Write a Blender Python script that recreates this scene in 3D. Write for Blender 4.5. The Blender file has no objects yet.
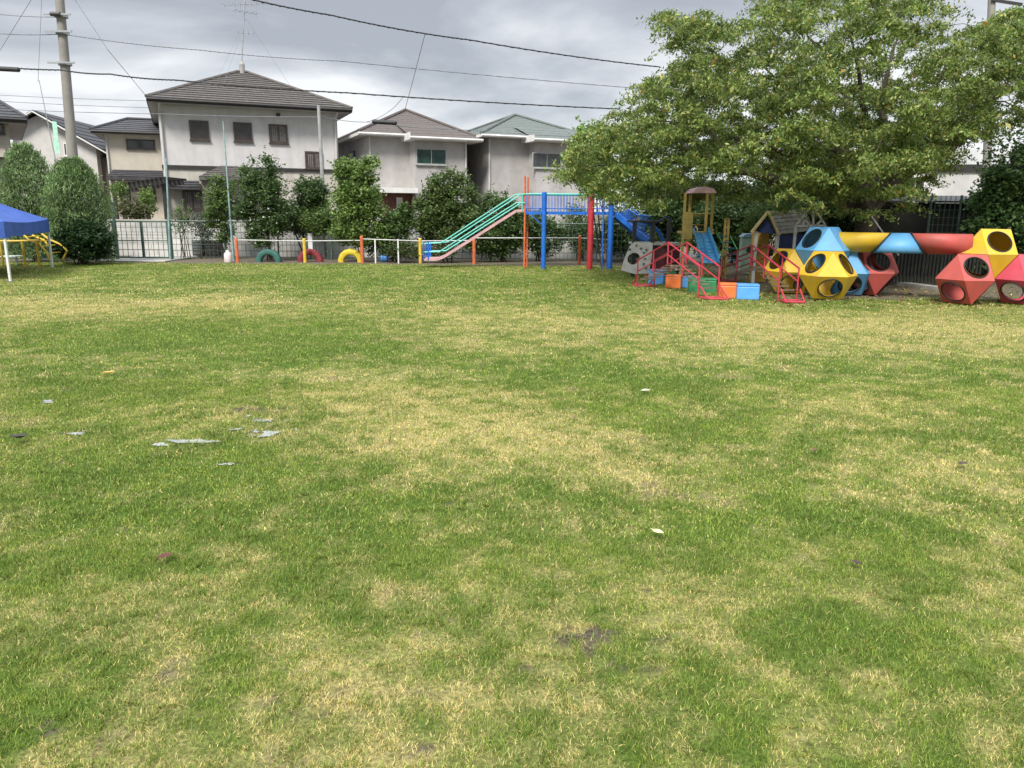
import bpy, math, random
import numpy as np
from mathutils import Vector, Matrix
R = math.radians
random.seed(7); rng = np.random.default_rng(11)
sc = bpy.context.scene
col = sc.collection
# ------------------------------------------------------------------ camera
F = 769.0; CH = 1.55
PITCH = math.atan((384-212)/F); ROLL = R(0.4)
fwd = Vector((0, math.cos(PITCH), -math.sin(PITCH)))
up0 = Vector((0, math.sin(PITCH), math.cos(PITCH))); rt0 = Vector((1, 0, 0))
rt = rt0*math.cos(ROLL)+up0*math.sin(ROLL); upv = up0*math.cos(ROLL)-rt0*math.sin(ROLL)
cd = bpy.data.cameras.new('camera'); cam = bpy.data.objects.new('camera', cd); col.objects.link(cam)
cd.sensor_width = 36; cd.lens = 36*F/1024; cd.clip_end = 2000; cd.clip_start = .05
cam.matrix_world = Matrix(((rt.x, upv.x, -fwd.x, 0), (rt.y, upv.y, -fwd.y, 0), (rt.z, upv.z, -fwd.z, CH), (0, 0, 0, 1)))
sc.camera = cam
def ray(px, py):
    return fwd + rt*((px-512)/F) + upv*((384-py)/F)
def P(px, py, Y):
    d = ray(px, py); t = Y/d.y
    return Vector((d.x*t, Y, CH+d.z*t))
def G(px, py, z=0.0):
    d = ray(px, py); t = (z-CH)/d.z
    return Vector((d.x*t, d.y*t, z))

# ------------------------------------------------------------------ tagging
def tag(o, label=None, cat=None, group=None, kind=None):
    if label: o['label'] = label
    if cat: o['category'] = cat
    if group: o['group'] = group
    if kind: o['kind'] = kind
    return o
def thing(name, label, cat, loc=(0, 0, 0), rz=0.0, group=None):
    o = bpy.data.objects.new(name, None); col.objects.link(o)
    o.location = loc; o.rotation_euler = (0, 0, rz); o.empty_display_size = .2
    return tag(o, label, cat, group)
def rootmat(o):
    while o.parent: o = o.parent
    return Matrix.Translation(o.location) @ Matrix.Rotation(o.rotation_euler.z, 4, 'Z')
def copy_tree(o, parent=None):
    c = o.copy(); col.objects.link(c); c.parent = parent
    for ch in [k for k in bpy.data.objects if k.parent == o and k is not c]:
        copy_tree(ch, c)
    return c

# ------------------------------------------------------------------ materials
MATS = {}
def mat(name, rgb, rough=.6, var=.18, scale=6.0, bump=0.0, metal=0.0, streak=0.0, spec=.5, dirt=None):
    if name in MATS: return MATS[name]
    m = bpy.data.materials.new(name); m.use_nodes = True; nt = m.node_tree; N = nt.nodes; L = nt.links
    b = N['Principled BSDF']; b.inputs['Roughness'].default_value = rough; b.inputs['Metallic'].default_value = metal
    b.inputs['Specular IOR Level'].default_value = spec
    tc = N.new('ShaderNodeTexCoord')
    no = N.new('ShaderNodeTexNoise'); no.inputs['Scale'].default_value = scale; no.inputs['Detail'].default_value = 6
    L.new(tc.outputs['Object'], no.inputs['Vector'])
    mx = N.new('ShaderNodeMix'); mx.data_type = 'RGBA'
    c = Vector(rgb)
    mx.inputs[6].default_value = (*(c*(1-var)), 1); mx.inputs[7].default_value = (*[min(1, v*(1+var)) for v in c], 1)
    rp = N.new('ShaderNodeMapRange'); rp.inputs[1].default_value = .35; rp.inputs[2].default_value = .65
    L.new(no.outputs['Fac'], rp.inputs[0]); L.new(rp.outputs[0], mx.inputs[0])
    out = mx.outputs[2]
    if streak or dirt:
        mp = N.new('ShaderNodeMapping'); mp.inputs['Scale'].default_value = (2.2, 2.2, .22) if streak else (3, 3, 3)
        L.new(tc.outputs['Object'], mp.inputs[0])
        n2 = N.new('ShaderNodeTexNoise'); n2.inputs['Scale'].default_value = 1.6; n2.inputs['Detail'].default_value = 8
        L.new(mp.outputs[0], n2.inputs['Vector'])
        r2 = N.new('ShaderNodeMapRange'); r2.inputs[1].default_value = .46; r2.inputs[2].default_value = .76
        r2.inputs[4].default_value = streak or .5
        L.new(n2.outputs['Fac'], r2.inputs[0])
        m2 = N.new('ShaderNodeMix'); m2.data_type = 'RGBA'; L.new(out, m2.inputs[6])
        m2.inputs[7].default_value = (*(dirt or tuple(c*.35)), 1); L.new(r2.outputs[0], m2.inputs[0]); out = m2.outputs[2]
    L.new(out, b.inputs['Base Color'])
    if bump:
        bp = N.new('ShaderNodeBump'); bp.inputs['Strength'].default_value = bump; bp.inputs['Distance'].default_value = .02
        n3 = N.new('ShaderNodeTexNoise'); n3.inputs['Scale'].default_value = scale*8; L.new(tc.outputs['Object'], n3.inputs['Vector'])
        L.new(n3.outputs['Fac'], bp.inputs['Height']); L.new(bp.outputs[0], b.inputs['Normal'])
    MATS[name] = m; return m
def brickmat(name, c1, c2, mort, w=.4, h=.2, ms=.012, rough=.85):
    m = bpy.data.materials.new(name); m.use_nodes = True; nt = m.node_tree; N = nt.nodes; L = nt.links
    b = N['Principled BSDF']; b.inputs['Roughness'].default_value = rough
    tc = N.new('ShaderNodeTexCoord'); sp = N.new('ShaderNodeSeparateXYZ'); cb = N.new('ShaderNodeCombineXYZ')
    L.new(tc.outputs['Object'], sp.inputs[0])
    ad = N.new('ShaderNodeMath'); L.new(sp.outputs[0], ad.inputs[0]); L.new(sp.outputs[1], ad.inputs[1])
    L.new(ad.outputs[0], cb.inputs[0]); L.new(sp.outputs[2], cb.inputs[1])
    bt = N.new('ShaderNodeTexBrick'); bt.inputs['Scale'].default_value = 1
    bt.inputs['Brick Width'].default_value = w; bt.inputs['Row Height'].default_value = h; bt.inputs['Mortar Size'].default_value = ms
    bt.inputs['Color1'].default_value = (*c1, 1); bt.inputs['Color2'].default_value = (*c2, 1); bt.inputs['Mortar'].default_value = (*mort, 1)
    L.new(cb.outputs[0], bt.inputs[0])
    no = N.new('ShaderNodeTexNoise'); no.inputs['Scale'].default_value = 1.3; no.inputs['Detail'].default_value = 8
    L.new(tc.outputs['Object'], no.inputs['Vector'])
    mr = N.new('ShaderNodeMapRange'); mr.inputs[1].default_value = .3; mr.inputs[2].default_value = .7; mr.inputs[3].default_value = .75; mr.inputs[4].default_value = 1.08
    L.new(no.outputs['Fac'], mr.inputs[0])
    mu = N.new('ShaderNodeVectorMath'); mu.operation = 'SCALE'; L.new(bt.outputs[0], mu.inputs[0]); L.new(mr.outputs[0], mu.inputs['Scale'])
    L.new(mu.outputs[0], b.inputs['Base Color']); MATS[name] = m; return m
def attrmat(name, rough=.6, trans=.3, spec=.3):
    m = bpy.data.materials.new(name); m.use_nodes = True; nt = m.node_tree; N = nt.nodes; L = nt.links
    b = N['Principled BSDF']; b.inputs['Roughness'].default_value = rough; b.inputs['Specular IOR Level'].default_value = spec
    at = N.new('ShaderNodeAttribute'); at.attribute_name = 'tint'
    L.new(at.outputs['Color'], b.inputs['Base Color'])
    if trans:
        t = N.new('ShaderNodeBsdfTranslucent'); L.new(at.outputs['Color'], t.inputs['Color'])
        mx = N.new('ShaderNodeMixShader'); mx.inputs[0].default_value = trans
        L.new(b.outputs[0], mx.inputs[1]); L.new(t.outputs[0], mx.inputs[2]); L.new(mx.outputs[0], N['Material Output'].inputs[0])
    MATS[name] = m; return m
def glass(name, rgb, rough=.08):
    m = mat(name, rgb, rough, .3, 3.0, spec=.4); return m
leafM = attrmat('leaf', .45, .36, .4)
grassM = attrmat('grass_blade', .55, .25, .25)

# ------------------------------------------------------------------ mesh builder
class MB:
    def __init__(s): s.v = []; s.f = []
    def add(s, vs, fs):
        o = len(s.v); s.v += [Vector(v) for v in vs]; s.f += [tuple(i+o for i in f) for f in fs]; return s
    def quad(s, a, b, c, d): return s.add([a, b, c, d], [(0, 1, 2, 3)])
    def box(s, x0, y0, z0, x1, y1, z1):
        return s.add([(x0, y0, z0), (x1, y0, z0), (x1, y1, z0), (x0, y1, z0), (x0, y0, z1), (x1, y0, z1), (x1, y1, z1), (x0, y1, z1)],
                     [(0, 3, 2, 1), (4, 5, 6, 7), (0, 1, 5, 4), (1, 2, 6, 5), (2, 3, 7, 6), (3, 0, 4, 7)])
    def slab(s, pts, off):   # polygon extruded by vector off
        n = len(pts); off = Vector(off); pts = [Vector(p) for p in pts]
        return s.add(pts+[p+off for p in pts], [tuple(range(n))[::-1], tuple(range(n, 2*n))]+[(i, (i+1) % n, n+(i+1) % n, n+i) for i in range(n)])
    def bar(s, a, b, w, h=None, upd=(0, 0, 1)):
        a = Vector(a); b = Vector(b); h = h or w; d = (b-a).normalized(); u = Vector(upd)
        if abs(d.dot(u)) > .98: u = Vector((0, 1, 0))
        r = d.cross(u).normalized(); q = r.cross(d).normalized()
        c = [r*w/2*i+q*h/2*j for i, j in ((-1, -1), (1, -1), (1, 1), (-1, 1))]
        return s.add([a+k for k in c]+[b+k for k in c], [(0, 1, 2, 3), (7, 6, 5, 4), (0, 4, 5, 1), (1, 5, 6, 2), (2, 6, 7, 3), (3, 7, 4, 0)])
    def tube(s, pts, r, n=8, r2=None, cap=True):
        pts = [Vector(p) for p in pts]; m = len(pts); rs = r if isinstance(r, (list, tuple)) else [r+((r2 if r2 is not None else r)-r)*i/max(1, m-1) for i in range(m)]
        o = len(s.v); prev = None
        for i, p in enumerate(pts):
            d = (pts[min(i+1, m-1)]-pts[max(i-1, 0)]).normalized()
            if prev is None:
                prev = d.cross(Vector((0, 0, 1)) if abs(d.z) < .9 else Vector((0, 1, 0))).normalized()
            prev = (prev-d*prev.dot(d)).normalized(); q = d.cross(prev)
            for k in range(n):
                a = 2*math.pi*k/n; s.v.append(p+(prev*math.cos(a)+q*math.sin(a))*rs[i])
        for i in range(m-1):
            for k in range(n):
                s.f.append((o+i*n+k, o+i*n+(k+1) % n, o+(i+1)*n+(k+1) % n, o+(i+1)*n+k))
        if cap: s.f.append(tuple(o+k for k in range(n))[::-1]); s.f.append(tuple(o+(m-1)*n+k for k in range(n)))
        return s
    def build(s, name, m, parent=None, smooth=False, local=False, bevel=0):
        me = bpy.data.meshes.new(name); vs = s.v
        if parent is not None and not local:
            inv = rootmat(parent).inverted(); vs = [inv @ v for v in vs]
        me.from_pydata([tuple(v) for v in vs], [], s.f); me.update()
        me.materials.append(m); o = bpy.data.objects.new(name, me); col.objects.link(o)
        if parent is not None: o.parent = parent
        if smooth:
            me.polygons.foreach_set('use_smooth', [True]*len(me.polygons))
            try:
                me.set_sharp_from_angle(angle=R(40))
            except Exception: pass
        if bevel:
            b = o.modifiers.new('bevel', 'BEVEL'); b.width = bevel; b.segments = 2; b.limit_method = 'ANGLE'
        return o
def npmesh(name, verts, faces_flat, loop_tot, tint, m, parent=None):
    me = bpy.data.meshes.new(name); n = len(verts)
    if parent is not None:
        inv = np.array(rootmat(parent).inverted()); verts = verts@inv[:3, :3].T+inv[:3, 3]
    me.vertices.add(n); me.vertices.foreach_set('co', np.ascontiguousarray(verts, dtype=np.float32).ravel())
    me.loops.add(len(faces_flat)); me.loops.foreach_set('vertex_index', np.ascontiguousarray(faces_flat, dtype=np.int32))
    lt = np.ascontiguousarray(loop_tot, dtype=np.int32); me.polygons.add(len(lt))
    me.polygons.foreach_set('loop_start', np.concatenate([[0], np.cumsum(lt)[:-1]]).astype(np.int32))
    me.polygons.foreach_set('loop_total', lt)
    me.update(calc_edges=True)
    if tint is not None:
        a = me.color_attributes.new('tint', 'FLOAT_COLOR', 'POINT')
        c = np.ones((n, 4), np.float32); c[:, :3] = tint; a.data.foreach_set('color', c.ravel())
    me.materials.append(m); o = bpy.data.objects.new(name, me); col.objects.link(o)
    if parent is not None: o.parent = parent
    return o

# ------------------------------------------------------------------ numpy noise
_T = rng.random((256, 256))
def vnoise(x, y):
    xi = np.floor(x).astype(int); yi = np.floor(y).astype(int); fx = x-xi; fy = y-yi
    fx = fx*fx*(3-2*fx); fy = fy*fy*(3-2*fy)
    a = _T[xi & 255, yi & 255]; b = _T[(xi+1) & 255, yi & 255]; c = _T[xi & 255, (yi+1) & 255]; d = _T[(xi+1) & 255, (yi+1) & 255]
    return (a*(1-fx)+b*fx)*(1-fy)+(c*(1-fx)+d*fx)*fy
def fbm(x, y, o=4):
    s = 0; a = 1; t = 0
    for i in range(o):
        ca, sa = math.cos(1.1*i+.4), math.sin(1.1*i+.4); s = s+a*vnoise((x*ca-y*sa)*1.93**i+17.3*i, (x*sa+y*ca)*1.93**i+5.1*i); t += a; a *= .55
    return s/t
def sstep(a, b, x): t = np.clip((x-a)/(b-a), 0, 1); return t*t*(3-2*t)
# dry (+) and lush (-) patches: pixel position on the ground, half widths in pixels, weight
PATCH = [(190, 302, 260, 9, .9), (60, 312, 130, 12, .5), (500, 318, 80, 16, .5), (620, 322, 160, 12, .4), (880, 325, 190, 14, 1.0), (740, 316, 80, 8, .6),
         (420, 395, 110, 26, .75), (400, 430, 80, 28, .5), (540, 440, 70, 24, .7), (330, 375, 110, 14, .45), (640, 470, 60, 16, .5), (500, 400, 60, 14, .4),
         (700, 360, 110, 10, .2), (900, 420, 90, 12, .6), (960, 470, 90, 18, .6), (850, 400, 60, 9, .5), (930, 610, 70, 22, .7), (1000, 590, 60, 30, .5),
         (380, 650, 60, 30, .5), (700, 600, 60, 26, .5), (720, 650, 50, 26, .5), (520, 615, 40, 18, .6), (240, 552, 30, 10, .7), (150, 600, 60, 12, .4), (560, 700, 90, 30, .4),
         (860, 690, 90, 40, .3), (320, 620, 70, 24, .35), (60, 345, 80, 14, -.1), (200, 340, 160, 20, -.8), (120, 385, 140, 22, -.7), (350, 345, 90, 14, -.6), (600, 372, 110, 18, -.55),
         (80, 520, 140, 70, -.6), (250, 480, 130, 26, -.6), (380, 520, 90, 30, -.4), (800, 370, 160, 12, -.5), (400, 280, 260, 9, -.5), (760, 520, 120, 26, -.35),
         (430, 620, 70, 28, -.45), (640, 560, 110, 26, -.35), (880, 540, 90, 18, -.35), (60, 680, 130, 40, -.3), (830, 640, 90, 26, -.5)]
SOIL = [(600, 640, 62, 22, 1.0), (285, 715, 40, 13, .95), (40, 725, 46, 14, 1.0), (435, 752, 34, 12, .9), (300, 735, 30, 8, .5), (360, 528, 34, 6, .5), (120, 530, 40, 5, .45), (262, 408, 34, 8, 1.0), (50, 392, 22, 6, .8), (270, 432, 30, 9, .9),
        (180, 444, 40, 6, .9), (75, 433, 22, 5, .8), (72, 462, 26, 5, .8), (228, 465, 24, 6, .8), (448, 508, 22, 9, .8), (530, 676, 26, 8, .7), (690, 645, 30, 10, .55), (15, 437, 14, 5, .9), (500, 628, 20, 8, .5)]
def patchsum(lst, x, y):
    s = np.zeros_like(x)
    for (px, py, rx, ry, w) in lst:
        c = G(px, py); ex = abs(G(px+rx, py).x-c.x); a = G(px, py-ry).y-c.y; b = c.y-G(px, py+ry).y; ey = (a+b)/2
        s = s+w*np.exp(-(((x-c.x)/ex)**2+((y-c.y)/ey)**2))
    return s
def masks(x, y):
    n1 = fbm(x*.55+3, y*.55+9, 4); n2 = fbm(x*2.3+30, y*2.3+4, 4); n3 = fbm(x*7+1, y*7+2, 3); n4 = fbm(x*22+1, y*22+2, 2)
    ps = patchsum(PATCH, x, y)
    dry = .275+ps*.60+(n1-.5)*.7+(n2-.5)*1.0+(n3-.5)*1.3+(n4-.5)*.5+.12*sstep(-1, 4, x)
    dry = np.clip(dry, 0, 1)
    so = patchsum(SOIL, x, y)
    n5 = fbm(x*17+40, y*26+2, 4); bare = sstep(.60, .70, so*.30+n5*.72+(n3-.5)*.25) + .5*sstep(.66, .74, n3*.5+n2*.5)
    bare = np.clip(bare, 0, 1)
    edge = 23.0+(n2-.5)*1.2
    dirt = sstep(-.25, .3, y-edge)
    # worn ground under the tree and climbing pods
    under = sstep(0, .9, (x-4.6)+(n2-.5)*1.6)*sstep(0, .7, y-(13.7+.12*(x-5))+(n2-.5)*1.8)*.95
    dirt = np.clip(np.maximum(dirt, under), 0, 1)
    return dry, bare, dirt, n1, n2, n3
GREEN1 = np.array((.108, .178, .028)); GREEN2 = np.array((.255, .325, .056)); STRAW = np.array((.66, .57, .235)); SOILC = np.array((.075, .062, .045)); DIRT_SHADE = np.array((.13, .11, .082))  # bare dirt colour is darkened to include shade under the tree and pods

# ------------------------------------------------------------------ ground
def build_ground():
    def axis(segs):
        out = []
        for a, b, st in segs: out += list(np.arange(a, b, st))
        return np.array(out+[segs[-1][1]])
    ys = axis([(-60, 0, 12), (0, 1.2, .2), (1.2, 5, .03), (5, 10, .06), (10, 16, .12), (16, 26, .2), (26, 60, 4), (60, 900, 120)])
    xs = axis([(-900, -60, 120), (-60, -20, 5), (-20, -6, .25), (-6, -3, .08), (-3, 3, .035), (3, 6, .08), (6, 18, .2), (18, 60, 5), (60, 900, 120)])
    X, Y = np.meshgrid(xs, ys); x = X.ravel(); y = Y.ravel()
    dry, bare, dirt, n1, n2, n3 = masks(x, y)
    z = (fbm(x*1.2, y*1.2, 3)-.5)*.03*(sstep(30, 24, y))*(np.abs(x) < 20)
    g = GREEN1*.55*(1-dry[:, None])+(STRAW*.42)*dry[:, None]
    g = g*(1-bare[:, None])+SOILC*bare[:, None]
    d = DIRT_SHADE*(.8+.5*n3[:, None])
    c = g*(1-dirt[:, None])+d*dirt[:, None]
    w = len(xs); i = np.arange(len(ys)-1)[:, None]*w+np.arange(w-1)[None, :]; i = i.ravel()
    f = np.stack([i, i+1, i+w+1, i+w], 1).ravel()
    m = bpy.data.materials.new('lawn_ground'); m.use_nodes = True; N = m.node_tree.nodes; L = m.node_tree.links; b = N['Principled BSDF']
    b.inputs['Roughness'].default_value = .95; b.inputs['Specular IOR Level'].default_value = .1
    at = N.new('ShaderNodeAttribute'); at.attribute_name = 'tint'; ge = N.new('ShaderNodeNewGeometry')
    no = N.new('ShaderNodeTexNoise'); no.inputs['Scale'].default_value = 60; no.inputs['Detail'].default_value = 5; L.new(ge.outputs['Position'], no.inputs['Vector'])
    mr = N.new('ShaderNodeMapRange'); mr.inputs[1].default_value = .3; mr.inputs[2].default_value = .7; mr.inputs[3].default_value = .55; mr.inputs[4].default_value = 1.5
    L.new(no.outputs['Fac'], mr.inputs[0]); mu = N.new('ShaderNodeVectorMath'); mu.operation = 'SCALE'; L.new(at.outputs['Color'], mu.inputs[0]); L.new(mr.outputs[0], mu.inputs['Scale'])
    L.new(mu.outputs[0], b.inputs['Base Color'])
    bp = N.new('ShaderNodeBump'); bp.inputs['Strength'].default_value = .8; bp.inputs['Distance'].default_value = .02; L.new(no.outputs['Fac'], bp.inputs['Height']); L.new(bp.outputs[0], b.inputs['Normal'])
    o = npmesh('ground', np.stack([x, y, z], 1), f, np.full(len(f)//4, 4), c, m); tag(o, kind='structure')
build_ground()
def gz(x, y):
    return float((fbm(np.array([x*1.2]), np.array([y*1.2]), 3)[0]-.5)*.03)

def build_grass():
    bands = [(1.25, 3.5, 31000, .0020, .021, 1), (3.5, 7, 12500, .0034, .023, 1), (7, 13, 3300, .0070, .028, 0), (13, 24.2, 1000, .014, .032, 0)]
    V = []; FF = []; LT = []; C = []; off = 0
    for (a, b, den, wd, ht, bent) in bands:
        mx = .75*b+1.0; n = int((b-a)*2*mx*den)
        x = rng.uniform(-mx, mx, n); y = rng.uniform(a, b, n); k = np.abs(x) < .75*y+1.0; x = x[k]; y = y[k]
        # clumping
        x = x+(vnoise(x*14+7, y*14)-.5)*.07; y = y+(vnoise(x*14+70, y*14+31)-.5)*.07
        dry, bare, dirt, n1, n2, n3 = masks(x, y); keep = rng.random(len(x)) > np.clip(np.maximum(bare*.78, dirt*.97), 0, 1)
        x, y, dry, bare, n1, n2, n3 = [q[keep] for q in (x, y, dry, bare, n1, n2, n3)]; n = len(x)
        z = (fbm(x*1.2, y*1.2, 3)-.5)*.03
        isdry = rng.random(n) < np.clip(dry*.66+.09+(fbm(x*9, y*9, 4)-.5)*1.3*(.22+dry), .03, .82)
        lush = sstep(.35, .7, fbm(x*3.1+50, y*3.1, 3))
        h = ht*(.45+.9*rng.random(n)**1.3)*(.8+.4*lush)*np.where(isdry, .75, 1.0); lean = rng.uniform(.25, 1.25, n); lean = np.where(isdry, rng.uniform(.7, 1.5, n), lean)
        az = rng.uniform(0, 2*np.pi, n); w = wd*rng.uniform(.6, 1.3, n); fa = az+rng.uniform(-1.2, 1.2, n)+np.pi/2
        dx = np.cos(az)*np.sin(lean)*h; dy = np.sin(az)*np.sin(lean)*h; dz = np.cos(lean)*h+.004
        wx = np.cos(fa)*w/2; wy = np.sin(fa)*w/2
        t = rng.random(n)[:, None]; lu = (lush*.45+.55*rng.random(n))[:, None]
        g = GREEN1*(lu)+GREEN2*(1-lu); g = g*(.55+.95*t); s = STRAW*(.5+.85*t); s = s*(1-.25*rng.random((n, 1))*np.array([0, .25, .6]))
        c = np.where(isdry[:, None], s, g)
        # blue-green tinge of wet, lush turf at the left
        c = c*(1+.0*t)
        P0 = np.stack([x-wx, y-wy, z], 1); P1 = np.stack([x+wx, y+wy, z], 1)
        if bent:
            mxp = np.stack([x+dx*.38, y+dy*.38, z+dz*.62], 1); wv = np.stack([wx, wy, 0*wx], 1)*.8
            P2 = mxp+wv; P3 = mxp-wv; P4 = np.stack([x+dx*1.1, y+dy*1.1, z+dz], 1)
            v = np.stack([P0, P1, P2, P3, P4], 1).reshape(-1, 3); b0 = np.arange(n)[:, None]*5+off
            f = np.concatenate([b0+np.array([0, 1, 2, 3]), b0+np.array([3, 2, 4])], 1).ravel(); lt = np.tile([4, 3], n); cc = np.repeat(c, 5, 0); off += 5*n
        else:
            P4 = np.stack([x+dx, y+dy, z+dz], 1); v = np.stack([P0, P1, P4], 1).reshape(-1, 3)
            f = (np.arange(n)[:, None]*3+off+np.array([0, 1, 2])).ravel(); lt = np.full(n, 3); cc = np.repeat(c, 3, 0); off += 3*n
        V.append(v); FF.append(f); LT.append(lt); C.append(cc)
    o = npmesh('grass', np.concatenate(V), np.concatenate(FF), np.concatenate(LT), np.concatenate(C), grassM)
    tag(o, 'short patchy lawn grass, green with dry straw coloured patches', 'grass', kind='stuff')
build_grass()

# puddles
wet = mat('puddle_water', (.36, .37, .36), .04, .2, 9, spec=1.0); wet.node_tree.nodes['Principled BSDF'].inputs['IOR'].default_value = 2.0  # silty water, base colour lightened to stand in for reflected sky
for (px, py, rx, ry) in [(264, 422, 10, 3.2), (269, 435, 10, 3.0), (186, 442.0, 17, 1.5), (160, 445.5, 9, 1.3), (236, 430, 5, 1.0), (50, 401, 8, 1.4), (74, 434, 10, 1.2), (222, 466, 8, 1.1)]:
    c = G(px, py); ex = G(px+rx, py).x-c.x; ey = (G(px, py-ry).y-G(px, py+ry).y)/2
    m = MB(); cs = .010 if py > 415 else .014; ph = random.random()*40
    gx = np.arange(-2.4*ex, 2.4*ex, cs); gy = np.arange(-2.4*ey, 2.4*ey, cs); GX, GY = np.meshgrid(gx, gy)
    val = np.exp(-((GX/ex)**2+(GY/ey)**2)*.75)+(fbm(GX*11+ph, GY*20+ph, 5)-.5)*2.6
    zz_ = gz(c.x, c.y)+.009; idx = {}
    def vid(a, b):
        if (a, b) not in idx: idx[(a, b)] = len(m.v); m.v.append(Vector((c.x+gx[0]+a*cs, c.y+gy[0]+b*cs, zz_)))
        return idx[(a, b)]
    for b_, a_ in zip(*np.nonzero(val > .66)): m.f.append((vid(a_, b_), vid(a_+1, b_), vid(a_+1, b_+1), vid(a_, b_+1)))
    if not m.f: continue
    tag(m.build('puddle', wet), kind='structure')

# path of pale sand / concrete at gate and along the fence
conc = mat('concrete', (.36, .34, .31), .9, .15, 3, bump=.3)
m = MB(); m.box(P(108, 258, 24.3).x, 23.5, .004, P(176, 258, 24.3).x, 27.0, .03)
tag(m.build('path', conc), kind='structure')
asph = mat('asphalt', (.06, .06, .062), .95, .2, 5, bump=.3)
m = MB(); m.box(-60, 27.4, .004, 40, 31.5, .02)
tag(m.build('road', asph), kind='structure')

# ------------------------------------------------------------------ foliage
def leafcloud(name, pts, size, tints, parent, droop=.3, aspect=.5, szvar=.4, bright=None, m=None):
    n = len(pts); ar = rng.uniform(0, 2*np.pi, n)
    el = rng.normal(-droop, .45, n); L = size*(1+szvar*(rng.random(n)*2-1))
    a = np.stack([np.cos(ar)*np.cos(el), np.sin(ar)*np.cos(el), np.sin(el)], 1)
    b = np.cross(a, rng.normal(size=(n, 3))+np.array([0, 0, .9])); b /= np.linalg.norm(b, axis=1)[:, None]+1e-9
    nn = np.cross(a, b)
    W = L*aspect
    v = np.stack([pts-a*L[:, None]/2, pts+b*W[:, None]/2+nn*W[:, None]*.12, pts+a*L[:, None]/2, pts-b*W[:, None]/2+nn*W[:, None]*.12], 1).reshape(-1, 3)
    f = (np.arange(n)[:, None]*4+np.array([0, 1, 2, 3])).ravel()
    tt = np.array(tints); k = rng.choice(len(tt), n, p=None); c = tt[k]*(.75+.5*rng.random((n, 1)))
    if bright is not None: c = c*bright[:, None]
    return npmesh(name, v, f, np.full(n, 4), np.repeat(c, 4, 0), m or leafM, parent)
def inball(n):
    d = rng.normal(size=(n, 3)); d /= np.linalg.norm(d, axis=1)[:, None]; return d*(rng.random(n)**(1/3))[:, None]
def shellball(n, inner=.55):
    d = rng.normal(size=(n, 3)); d /= np.linalg.norm(d, axis=1)[:, None]; return d*(inner+(1-inner)*rng.random(n))[:, None]
GR_MID = [(.07, .12, .03), (.09, .15, .038), (.12, .18, .045)]
GR_DARK = [(.045, .088, .026), (.065, .115, .034), (.09, .14, .042)]
GR_LIGHT = [(.14, .22, .05), (.19, .27, .07), (.11, .18, .04)]
GR_YEL = [(.12, .165, .045), (.17, .20, .055), (.085, .13, .035), (.21, .22, .08)]
bark = mat('bark', (.075, .058, .045), .95, .35, 9, bump=.8)
barkl = mat('bark_light', (.15, .125, .095), .95, .3, 9, bump=.6)
def bush(label, blobs, n, size, tints, Y, stems=3, cat='shrub', name='shrub', group=None, droop=.2, base=None, clump=.16, flowers=0, aspect=.5, stemr=.025):
    """blobs: (px,py,rx,ry) ellipses in the photo's layout at distance Y"""
    B = []
    for (px, py, rx, ry) in blobs:
        c = P(px, py, Y); ex = rx/F*Y; ez = ry/F*Y; B.append((c, ex, (ex+ez)*.5*.9, ez))
    n = int(n*1.3); tints = [tuple(v*1.15 for v in c) for c in tints]; zlo = 0; cx = sum(b[0].x for b in B)/len(B)
    if base: cx = P(base, 250, Y).x
    t = thing(name, label, cat, (cx, Y, 0), 0, group)
    vol = [b[1]*b[2]*b[3] for b in B]; tot = sum(vol); pts = []
    for (c, ex, ey, ez), vv in zip(B, vol):
        nc = max(6, int(60*vv/tot)+4); cc = shellball(nc, .35)*np.array([ex, ey, ez])*.92+np.array(c)
        k = int(n*vv/tot)//nc+1; sp = clump*min(1.2, max(.5, ex))
        p = (cc[:, None, :]+rng.normal(size=(nc, k, 3))*sp*np.array([1, 1, .75])).reshape(-1, 3)
        u = shellball(int(n*vv/tot*.15), .6)*np.array([ex, ey, ez])+np.array(c); pts += [p, u]
    sh = []
    for i in range(max(8, len(B)*9)):
        c, ex, ey, ez = B[i % len(B)]; a = random.uniform(0, 6.28); e = random.uniform(-.1, 1.4)
        d = np.array([math.cos(a)*math.cos(e), math.sin(a)*math.cos(e), math.sin(e)]); k = 16; q = rng.random(k)
        sh.append(np.array(c)+d*np.array([ex, ey, ez])*(.8+q[:, None]*random.uniform(.2, .55))+rng.normal(size=(k, 3))*.03)
    pts += sh
    pts = np.concatenate(pts); pts = pts[pts[:, 2] > .05]
    m = MB()
    for i in range(stems):
        b = B[i % len(B)]; a = Vector((cx+random.uniform(-.08, .08)*stems**.5, Y+random.uniform(-.1, .1), -.02))
        e = Vector((b[0].x+random.uniform(-.5, .5)*b[1], Y+random.uniform(-.3, .3)*b[2], b[0].z+.5*b[3]))
        md = a.lerp(e, .45)+Vector((random.uniform(-.1, .1), 0, .1)); m.tube([a, md, e], stemr, 6, r2=stemr*.3)
        for q in range(5):
            s0 = md.lerp(e, random.random()); e2 = Vector(pts[rng.integers(len(pts))]); m.tube([s0, e2], stemr*.4, 4, r2=.004)
    m.build('trunk' if name.endswith('tree') else 'stem', bark, t)
    leafcloud('crown' if name.endswith('tree') else 'foliage', pts, size, tints, t, droop, aspect)
    if flowers:
        fp = pts[rng.choice(len(pts), flowers)]; fp = fp[fp[:, 1] < Y]
        leafcloud('blossom', fp-np.array([0, .1, 0]), .06, [(.75, .75, .7)], t, .0, 1.0)
    return t

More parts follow.
